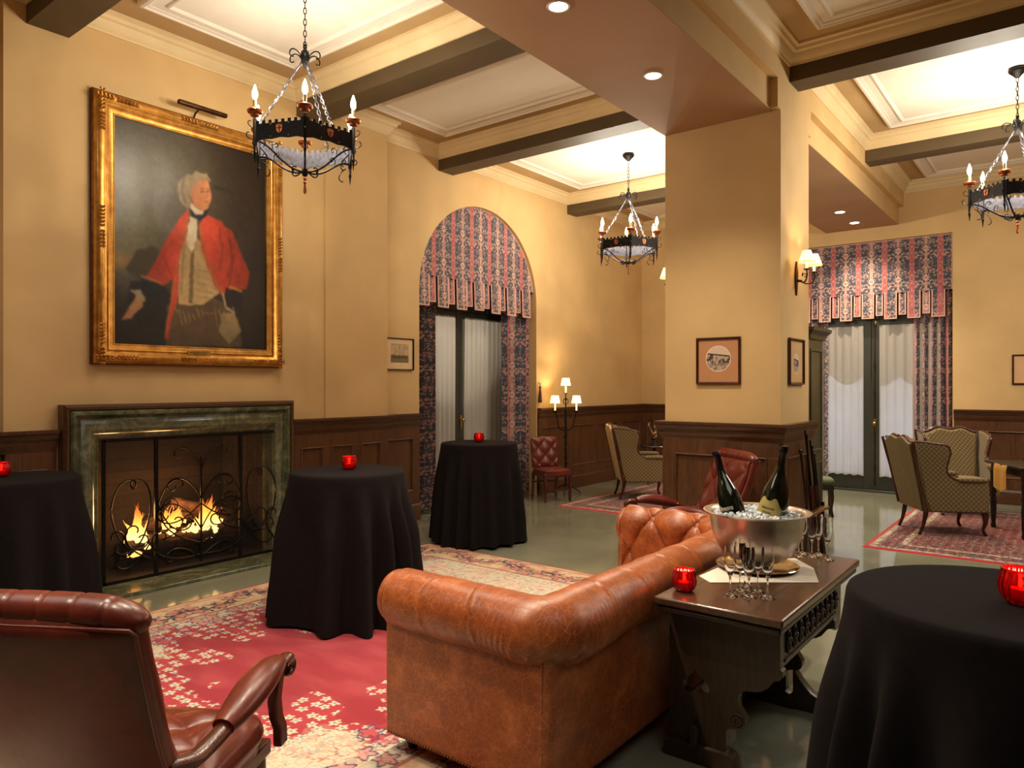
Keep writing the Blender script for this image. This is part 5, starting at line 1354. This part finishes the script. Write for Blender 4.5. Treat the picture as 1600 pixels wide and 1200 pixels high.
gl = [(-1.215, 3.13, 'left end of the front cluster'), (-1.205, 3.225, ''), (-1.215, 3.31, ''), (-1.143, 3.165, ''), (-1.14, 3.27, ''), (-1.075, 3.205, ''),
      (-1.20, 4.085, ''), (-1.205, 4.165, ''), (-1.14, 4.12, ''), (-1.125, 4.19, ''), (-1.055, 4.105, '')]
gn = ['front group, nearest the red votive', 'front group, second row behind the nearest', 'front group, farthest back beside the tray', 'front group, in the middle of the near row', 'front group, middle of the back row', 'front group, closest to the aisle edge of the table',
      'far group beyond the bowl, closest to the bowl', 'far group beyond the bowl, back corner by the bowl', 'far group beyond the bowl, middle of the near row', 'far group beyond the bowl, at the far table end', 'far group beyond the bowl, standing apart by the aisle edge']
for i, (x, y, _) in enumerate(gl):
    o = f0 if i == 0 else dup(f0)
    o.location = (x, y, .7425); o['label'] = 'champagne flute in the ' + gn[i]
# ================================================================== LEATHER ARMCHAIRS
def pw(v, p): return math.copysign(abs(v) ** p, v)
def lib_chair(label, loc, rz):
    t = thing('leather_armchair', label, 'chair', (*loc, .013 if loc[1] < 3 else 0), rz, 'oxblood leather armchairs'); t.scale = (1, 1, .965)
    z0, z1 = .40, 1.10; y0, y1 = -.19, -.49
    def ax(v): return (y0 + (y1 - y0) * v - .05 * math.sin(PI * v * .9), z0 + (z1 - z0) * v)
    def hw(v): return .285 + .045 * ease(v * 1.25)
    # outer back and edges, then the tufted front
    def back(u, v):
        v2 = v; y, z = ax(v2); a = 2 * PI * u
        h_ = hw(v2); th = .042 * (1 if v2 < .93 else math.sqrt(max(0, 1 - ((v2 - .93) / .07) ** 2)) * .7 + .3)
        sg = .035 * (1 - (pw(math.cos(a), .5)) ** 2)
        return (h_ * pw(math.cos(a), .35), y - .015 + th * pw(math.sin(a), .6) - sg * .6, z)
    b = MB().grid(back, 64, 30, cu=True)
    m = b.build('outer_back', m_leatr, t, smooth=60)
    def front(u, v):
        x = (u * 2 - 1); y, z = ax(.03 + .95 * v); h_ = hw(v) * .93
        edge = (1 - abs(x) ** 6) * (1 - abs(2 * v - 1) ** 8)
        a_, b_ = (u - .5) * 4.0, v * 4.6
        pf = (abs(math.sin(PI * (a_ + b_) / 2)) * abs(math.sin(PI * (a_ - b_) / 2))) ** .4
        return (x * h_, y + .02 + edge ** .5 * (.028 + .035 * pf) - .035 * (1 - x * x) * .0, z)
    MB().grid(front, 70, 90).build('tufted_back', m_leatr, t, smooth=70)
    # rolled pleated head
    pts = []; rr = []
    n_ = 90
    for i in range(n_):
        q = i / (n_ - 1); x = (q * 2 - 1) * .335; e = 1 - abs(q * 2 - 1) ** 7
        y, z = ax(1.0); pts.append((x, y - .0 - .012 * abs(q * 2 - 1) ** 2, z + .008 - .035 * abs(q * 2 - 1) ** 6))
        pl = min(abs(((q * 7) % 1) - .5) * 2, 1); rr.append((.052 - .006 * math.exp(-((pl - 1) / .10) ** 2)) * (.25 + .75 * max(0, e) ** .5))
    MB().tube(pts, rr, 20).build('head_roll', m_leatr, t, smooth=70)
    m = MB()
    P = [(s * (hw(v) - .004), ax(v)[0] - .052 + .03 * 0, ax(v)[1]) for s, v in [(-1, v / 20) for v in range(0, 20)]]
    top = [((q - .5) * 2 * .318, ax(.975)[0] - .062 , ax(.965)[1] + .006) for q in [i / 12 for i in range(13)]]
    m.tube(P + top + [(-x, y, z) for x, y, z in P[::-1]], .006, 6); m.build('piping', m_leatr, t)
    for k, (a_, b_) in enumerate([(a, b) for b in (1, 2, 3, 4) for a in (-2, -1, 0, 1, 2) if (a + b) % 2 == 0 and abs(a) < 2]):
        v = b_ / 4.6; u = a_ / 4.0 + .5; x, y, z = front(u, v)
        MB().lathe([(.010, 0), (.009, .005), (0, .008)], 10, T(x, y - .002, z) @ RX(-98)).build('button', m_leatr, t)
    # seat
    def seat(u, v):
        a = 2 * PI * u; r = v
        X = .285 * pw(math.cos(a), .5); Y = .265 * pw(math.sin(a), .5)
        if v < .62:
            q = v / .62; x, y = X * q, Y * q; a_, b_ = x * 9, y * 9
            pf = (abs(math.sin(PI * (a_ + b_ + 1) / 2)) * abs(math.sin(PI * (a_ - b_) / 2))) ** .4
            return (x, y + .06, .455 + .03 * pf * (1 - q ** 4) + .02 * (1 - q ** 2))
        q = (v - .62) / .38; return (X * (1 + .05 * math.sin(PI * min(1, q * 1.3))), Y * (1 + .05 * math.sin(PI * min(1, q * 1.3))) + .06, .455 - .10 * q)
    MB().grid(seat, 90, 60, cu=True).build('seat', m_leatr, t, smooth=70)
    m = MB(); m.box((-.28, -.21, .30), (.28, .32, .36)); m.build('seat_rail', m_redwood, t, bevel=.01)
    for s in (-1, 1):
        def arc(u): return (s * (.315 + .02 * math.sin(PI * u)), -.26 + .58 * u, .585 + .075 * ease(u * 1.2) + .012 * math.sin(PI * u))
        MB().tube([(s * .275, -.34, .60), (s * .295, -.30, .592)] + [arc(q / 20 * .34) for q in range(21)], [.024] * 23, 10, sq=1.3).build('arm_wood', m_redwood, t)
        P = [arc(.24 + .70 * q / 30) for q in range(31)]; R = [.022 + .028 * max(0, math.sin(PI * min(1, q / 30 * .92 + .06))) ** .7 for q in range(31)]
        o = MB().tube([(x, y, z + .008) for x, y, z in P], R, 18, sq=1.25).build('arm_pad', m_leatr, t, smooth=70)
        m = MB()
        for i in range(9): m.lathe([(.0045, 0), (0, .004)], 6, T(s * (.315 + (i - 4) * .008), P[0][1] + .016, P[0][2] + .030 - abs(i - 4) * .003))
        m.build('arm_nails', m_brass, o)
        c = clo((.29, .655), R_(8), [(.05, 0, -4), (.06, -20, -34), (.06, -36, -46)], .006)
        MB().tube([(s * .325, a, b) for a, b in c], [.026 - .010 * i / len(c) for i in range(len(c))], 10, sq=1.25).build('arm_scroll', m_redwood, t, smooth=60)
        P = [(.31, .65), (.285, .60), (.265, .53), (.28, .46), (.31, .41), (.315, .34)]
        MB().shape([[(a + .028, b) for a, b in P] + [(a - .024, b) for a, b in P[::-1]]], .036, T(s * .315, 0, 0) @ YZ, .006).build('arm_support', m_redwood, t, smooth=40)
        MB().tube([(s * .25, .27, .31), (s * .255, .28, .12), (s * .255, .285, 0)], [.028, .022, .018], 10).build('leg', m_redwood, t)
        MB().tube([(s * .24, -.19, .31), (s * .245, -.24, .12), (s * .25, -.29, 0)], [.026, .021, .018], 10).build('leg', m_redwood, t)
        MB().tube([(s * .25, .275, .14), (s * .245, -.24, .14)], .012, 8).build('stretcher', m_redwood, t)
    return t
lib_chair('oxblood leather armchair seen from behind in the front corner of the rug', (-2.455, 1.165), R_(31))
lib_chair('oxblood leather armchair between the sofa and the column', (-2.70, 5.83), R_(140))

# ================================================================== SMALL TUFTED SIDE CHAIR
t = thing('side_chair', 'small buttoned oxblood leather side chair beside the floor lamp', 'chair', (-6.06, 8.70, 0), R_(-118))
def sback(u, v):
    x = (u * 2 - 1) * .215; a_, b_ = (u - .5) * 4, v * 4 + .5
    pf = (abs(math.sin(PI * (a_ + b_) / 2)) * abs(math.sin(PI * (a_ - b_) / 2))) ** .4
    e = ((1 - abs(u * 2 - 1) ** 6) * (1 - abs(v * 2 - 1) ** 8)) ** .5
    return (x, -.195 - .07 * v + e * (.012 + .028 * pf), .47 + .44 * v)
MB().grid(sback, 44, 60).build('tufted_back', m_leatr, t, smooth=70)
MB().shape([[(-.215, .47), (.215, .47), (.22, .88), (.20, .905), (-.20, .905), (-.22, .88)]], .035, T(0, -.245, 0) @ RX(90 - 0) if False else T(0, -.13, -.005) @ RX(9) @ XZ, .008).build('outer_back', m_leatr, t, smooth=40)
def sseat(u, v):
    a = 2 * PI * u; X = .235 * pw(math.cos(a), .4); Y = .225 * pw(math.sin(a), .4)
    if v < .65:
        q = v / .65; a_, b_ = X * q * 10, Y * q * 10
        pf = (abs(math.sin(PI * (a_ + b_) / 2)) * abs(math.sin(PI * (a_ - b_ + 1) / 2))) ** .4
        return (X * q, Y * q, .455 + .022 * pf * (1 - q ** 4))
    q = (v - .65) / .35; return (X, Y, .455 - .07 * q)
MB().grid(sseat, 60, 40, cu=True).build('seat', m_leatr, t, smooth=70)
MB().box((-.225, -.215, .36), (.225, .215, .41)).build('seat_rail', m_redwood, t, bevel=.006)
for sx in (-1, 1):
    MB().taper((sx * .20, .19, 0), (.015, .015), (sx * .205, .195, .40), (.02, .02)).build('leg', m_redwood, t, bevel=.003)
    MB().taper((sx * .195, -.245, 0), (.014, .014), (sx * .20, -.2, .40), (.02, .02)).build('leg', m_redwood, t, bevel=.003)
for z in (.16, .24): MB().box((-.20, .183, z) if z < .2 else (-.20, -.235, z), (.20, .20, z + .025) if z < .2 else (.20, -.215, z + .025)).build('stretcher', m_redwood, t)
for k, (a_, b_) in enumerate([(a, b) for b in (1, 2, 3) for a in (-1, 0, 1) if (a + b) % 2]):
    x, y, z = sback(a_ / 4 + .5, (b_ + .5) / 4); MB().lathe([(.011, 0), (0, .009)], 8, T(x, y, z) @ RX(-98)).build('button', m_leatr, t)

# ================================================================== WING CHAIRS
def wing_chair(label, loc, rz, m_out):
    t = thing('wing_chair', label, 'chair', (*loc, .013), rz, 'carved wing chairs in lattice fabric')
    tilt = T(0, -.30, .30) @ RX(12) @ T(0, .30, -.30)
    N = 26
    top = [(.33 - .66 * i / N, 1.05 + .055 * abs(math.sin(PI * i / N)) ** 1.5 + .022 * math.cos(4 * PI * i / N - PI) * (1 if 2 < i < N - 2 else .5)) for i in range(N + 1)]
    outl = [(-.29, .27), (.29, .27), (.315, .6)] + top + [(-.315, .6)]
    B = tilt @ T(0, -.30, 0) @ XZ
    MB().shape([outl], .05, B @ T(0, 0, .012), .008).build('outer_back', m_out, t, smooth=40)
    inn = [(x * .93, z if z < 1 else z - .02) for x, z in outl[:2]] + [(.29, .6)] + [(x * .92, z - .025) for x, z in top] + [(-.29, .6)]
    MB().shape([[(x, max(.42, z)) for x, z in inn]], .09, B @ T(0, 0, -.045), .03).build('inner_back', m_lat, t, smooth=50)
    m = MB(); tp = [B @ Vector((x * 1.0, z, -.01)) for x, z in [(-.315, .6)] + top[::-1] + [(.315, .6)]]
    m.tube(tp, .019, 8)
    for i, s in ((N // 2, 1.),):
        c = B @ Vector((top[i][0], top[i][1] + .01, -.01))
        for k in range(-3, 4): m.tube([c + Vector((k * .018, .0, 0)), c + Vector((k * .026, -.012, .028 - abs(k) * .007))], [.012, .004], 6)
    m.build('crest_rail', m_redwood, t, smooth=60)
    yb = lambda z: -.30 - (z - .30) * math.tan(R_(12))
    for s in (-1, 1):
        side = [(-.27, .27), (.33, .27), (.345, .45), (.335, .60), (.325, .625), (.05, .615), (-.02, .625), (-.07, .65), (-.105, .70), (-.115, .76), (-.10, .84), (-.085, .92), (-.105, .985), (-.15, 1.01), (-.24, 1.02), (-.33, 1.035), (yb(1.04), 1.045), (yb(.7) + .01, .7), (yb(.4), .4)]
        flare = T(s * .335, 0, 0) @ YZ
        p = MB().shape([side], .055, flare, .012)
        # splay the wing outwards a little towards the top
        p.v = [(x + s * .045 * ease((z - .62) / .4), y, z) for x, y, z in p.v]
        p.build('side_panel', m_lat, t, smooth=50)
        e = side[2:17]
        q = MB().tube([(s * (.35 + .0) + s * .045 * ease((z - .62) / .4), y + .004, z + .004) for y, z in e], .015, 8); q.build('side_trim', m_redwood, t, smooth=60)
        q = MB().tube([(s * .366 + s * .045 * ease((z - .62) / .4), yb(z) - .022, z) for z in [.27 + .78 * i / 14 for i in range(15)]], .016, 8); q.build('back_post', m_redwood, t, smooth=60)
        cushion(MB(), -.045, .045, .0, .33, .60, .65, T(s * .335, 0, 0)).build('arm_pad', m_lat, t, smooth=60)
        c = [(.305, .30), (.335, .23), (.335, .14), (.315, .07), (.33, .02), (.35, .012)]
        MB().tube([(s * (.27 + (y - .31) * .5), y, z) for y, z in c], [.036, .036, .024, .016, .018, .014], 10).build('leg', m_redwood, t, smooth=70)
        c = [(-.27, .30), (-.29, .2), (-.31, .1), (-.35, .0)]
        MB().tube([(s * .265, y, z) for y, z in c], [.028, .024, .018, .017], 10).build('leg', m_redwood, t, smooth=70)
    cushion(MB(), -.30, .30, -.26, .37, .34, .47).build('seat_cushion', m_lat, t, smooth=60)
    MB().shape([[(-.31, .345), (.31, .345), (.31, .27), (.2, .25), (.08, .262), (0, .245), (-.08, .262), (-.2, .25), (-.31, .27)]], .03, T(0, .33, 0) @ XZ, .006).build('front_rail', m_redwood, t, smooth=40)
    MB().box((-.30, -.27, .26), (.30, .33, .33)).build('seat_frame', m_lat, t)
    return t
wing_chair('wing chair with cream outer back behind the column near the dark panelling', (-5.14, 9.70), R_(-52), m_cream)
wing_chair('wing chair with olive outer back turned to the dark table', (-1.23, 9.57), R_(-58), m_olive)
wing_chair('wing chair facing the room beside the draped runner table', (-1.22, 11.15), R_(-158), m_olive)

# ================================================================== TABLES, STOOL, SMALL FURNITURE
t = thing('occasional_table', 'dark wooden table with a gold runner among the wing chairs', 'table', (-.30, 10.02, .013), R_(28))
MB().box((-.42, -.42, .755), (.42, .42, .785)).build('table_top', m_blackwood, t, bevel=.01, seg=3)
MB().box((-.37, -.37, .67), (.37, .37, .755)).build('apron', m_blackwood, t, bevel=.004)
for x in (-.35, .35):
    for y in (-.35, .35): MB().lathe([(.022, 0), (.03, .03), (.022, .06), (.028, .12), (.034, .30), (.024, .40), (.036, .43), (.024, .46), (.034, .56), (.030, .60), (.036, .67)], 14, T(x, y, 0)).build('leg', m_blackwood, t, smooth=60)
n = NT('gold_runner'); n.base(n.ramp(n.noise(60, 3, n.coord((1, 8, 1))), [(.3, (168, 116, 50)), (.7, (216, 166, 84))])); n.set(rough=.6); n.bump(n.noise(200, 2), .3, .002)
def rn_(u, v):
    w_ = .14; L = .43 + .30; q = (u * 2 - 1) * L; x = (v * 2 - 1) * w_
    if abs(q) < .42: return (q, x, .788)
    d = abs(q) - .42; s = 1 if q > 0 else -1
    tip = max(0, d - .22) / .09
    return (s * (.426 + .012 * min(1, d * 20) + .01 * math.sin(v * 9)), x * (1 - min(1, tip) * .0), .788 - d + (.0 if d < .2 else .05 * abs(v * 2 - 1) * min(1, (d - .2) * 10)))
o = MB().grid(rn_, 120, 20).build('table_runner', n.m, smooth=60, loc=(-.30, 10.02, 0), rot=(0, 0, R_(28))); tag(o, 'gold woven runner hanging over the dark table edge', 'table runner')
t = thing('footstool', 'small stool with green cushion and dark legs past the column', 'stool', (-2.66, 9.83, 0), R_(20))
cushion(MB(), -.20, .20, -.16, .16, .40, .50).build('cushion', m_gfab, t, smooth=60)
MB().box((-.19, -.15, .34), (.19, .15, .42)).build('apron', m_blackwood, t, bevel=.006)
for x in (-.16, .16):
    for y in (-.12, .12): MB().tube([(x, y, .36), (x * 1.06, y * 1.06, .24), (x, y, .1), (x * 1.08, y * 1.08, 0)], [.026, .024, .016, .018], 10).build('leg', m_blackwood, t, smooth=60)
for y in (-.12, .12): MB().tube([(-.16, y, .10), (.16, y, .10)], .009, 8).build('stretcher', m_blackwood, t)
n = NT('green_cabinet_paint'); n.base(n.ramp(n.noise(3, 4), [(.3, (58, 58, 40)), (.7, (84, 80, 54))])); n.set(rough=.4); m_cab = n.m
t = thing('tall_cabinet', 'tall dark green cabinet with moulded cornice against the back of the column', 'cabinet', (-2.58, 7.76, 0))
m = MB(); m.box((-.50, -.26, .08), (.47, .26, 2.18)); m.box((-.52, -.28, 0), (.49, .28, .10)); m.build('body', m_cab, t, bevel=.005)
MB().sweep([(.47, -.26, 2.14), (.47, .26, 2.14), (-.50, .26, 2.14), (-.50, -.26, 2.14)], [(0, 0), (-.02, .01), (-.03, .05), (-.07, .09), (-.075, .12), (0, .12)], closed=True).build('cornice', m_cab, t, smooth=30)
MB().box((-.50, -.26, 2.24), (.47, .26, 2.262)).build('top_board', m_cab, t)
for z0, z1 in ((.2, .9), (1.0, 2.05)):
    o = MB().sweep([(.471, -.20, z0), (.471, .20, z0), (.471, .20, z1), (.471, -.20, z1)], [(0, 0), (0, .008), (.02, .012), (.03, 0)], N=(1, 0, 0), closed=True).build('side_moulding', m_cab, t, smooth=30)
for s in (-1, 1):
    o = MB().box((-.49 if s < 0 else -.005, .26, .14), (-.025 if s < 0 else .46, .28, 2.1)).build('door', m_cab, t, bevel=.003)
    MB().lathe([(.008, 0), (.006, .015), (.014, .025), (0, .034)], 10, T(-.06 if s < 0 else .03, .28, 1.1) @ RX(-90)).build('knob', m_brass, o)
# walking sticks and long guns in a rack against the side of the column
t = thing('stick_stand', 'low dark stand holding long sticks against the column side', 'stand', (-1.93, 7.06, 0))
m = MB(); m.box((-.08, -.28, 0), (.08, .28, .04)); 
for y in (-.27, .27): m.box((-.015, y - .015, .04), (.015, y + .015, .56))
m.build('base', m_blackwood, t, bevel=.004)
MB().box((-.06, -.28, .50), (.06, .28, .525)).build('top_rail', m_brass, t, bevel=.004)
sticks = [(-1.90, 6.90, -1.995, 6.84, 1.10, 0), (-1.90, 6.97, -1.99, 7.02, 1.22, 1), (-1.885, 7.05, -1.995, 6.98, 1.26, 1), (-1.90, 7.14, -1.99, 7.18, 1.12, 0), (-1.89, 7.22, -1.99, 7.12, 1.16, 1), (-1.90, 7.28, -1.99, 7.25, 1.04, 0)]
sl = ['dark long stick nearest in the column rack', 'tall gun with red wooden stock, second in the column rack', 'tallest gun in the column rack, leaning toward the bottle', 'thin dark stick in the middle rear of the column rack', 'gun with red stock near the garden end of the rack', 'shortest stick at the garden end of the column rack']
for (x0, y0_, x1, y1_, z, k), lb in zip(sticks, sl):
    t = thing('antique_gun' if k else 'walking_stick', lb, 'gun' if k else 'stick', (x0, y0_, .042), 0)
    d = Vector((x1 - x0, y1_ - y0_, z - .042)); M = d.to_track_quat('Z', 'Y').to_matrix().to_4x4(); L = d.length
    if k:
        MB().shape([[(-.015, .70), (-.018, .35), (-.04, 0), (.03, 0), (.02, .3), (.012, .42), (.015, .70)]], .03, M @ XZ, .006).build('wooden_stock', m_redwood, t, smooth=40)
        MB().tube([M @ Vector((.004, 0, .40)), M @ Vector((0, 0, L))], [.012, .008], 10).build('barrel', m_iron, t)
    else:
        MB().tube([M @ Vector((0, 0, 0)), M @ Vector((0, 0, L - .04))], [.008, .011], 10).build('shaft', m_blackwood, t)
        MB().lathe([(.010, L - .05), (.017, L - .03), (.018, L - .015), (0, L)], 10, M).build('knob', m_blackwood, t)
# side table with a silver bird figure behind the far wing chair
t = thing('pedestal_table', 'small round dark table holding the silver bird figure', 'table', (-5.62, 11.1, 0))
MB().lathe([(0, .64), (.24, .64), (.25, .655), (.24, .67), (0, .67)], 28).build('table_top', m_blackwood, t, smooth=40)
MB().lathe([(.03, .05), (.025, .2), (.04, .3), (.022, .4), (.03, .64)], 14).build('pedestal', m_blackwood, t, smooth=60)
for a in (30, 150, 270): MB().tube([(0, 0, .14), (.12, 0, .08), (.22, 0, .015)], [.02, .016, .014], 8, M=RZ(a)).build('foot', m_blackwood, t, smooth=60)
t = thing('bird_figurine', 'silver bird figurine on the small round table by the panelling', 'figurine', (-5.62, 11.1, .672))
MB().lathe([(0, 0), (.06, 0), (.05, .02), (.02, .04), (.015, .10), (0, .1)], 16).build('base', m_iron, t, smooth=60)
m = MB(); m.tube([(-.06, 0, .08), (-.03, 0, .12), (.01, 0, .16), (.03, 0, .22), (.01, 0, .28), (.035, 0, .31), (.075, 0, .295)], [.008, .035, .045, .025, .018, .024, .004], 12); m.build('body', m_silver, t, smooth=70)
for s in (-1, 1): MB().tube([(.0, s * .03, .18), (-.03, s * .08, .25), (-.06, s * .09, .34), (-.05, s * .07, .40)], [.02, .022, .014, .003], 10, sq=.5).build('wing', m_silver, t, smooth=70)
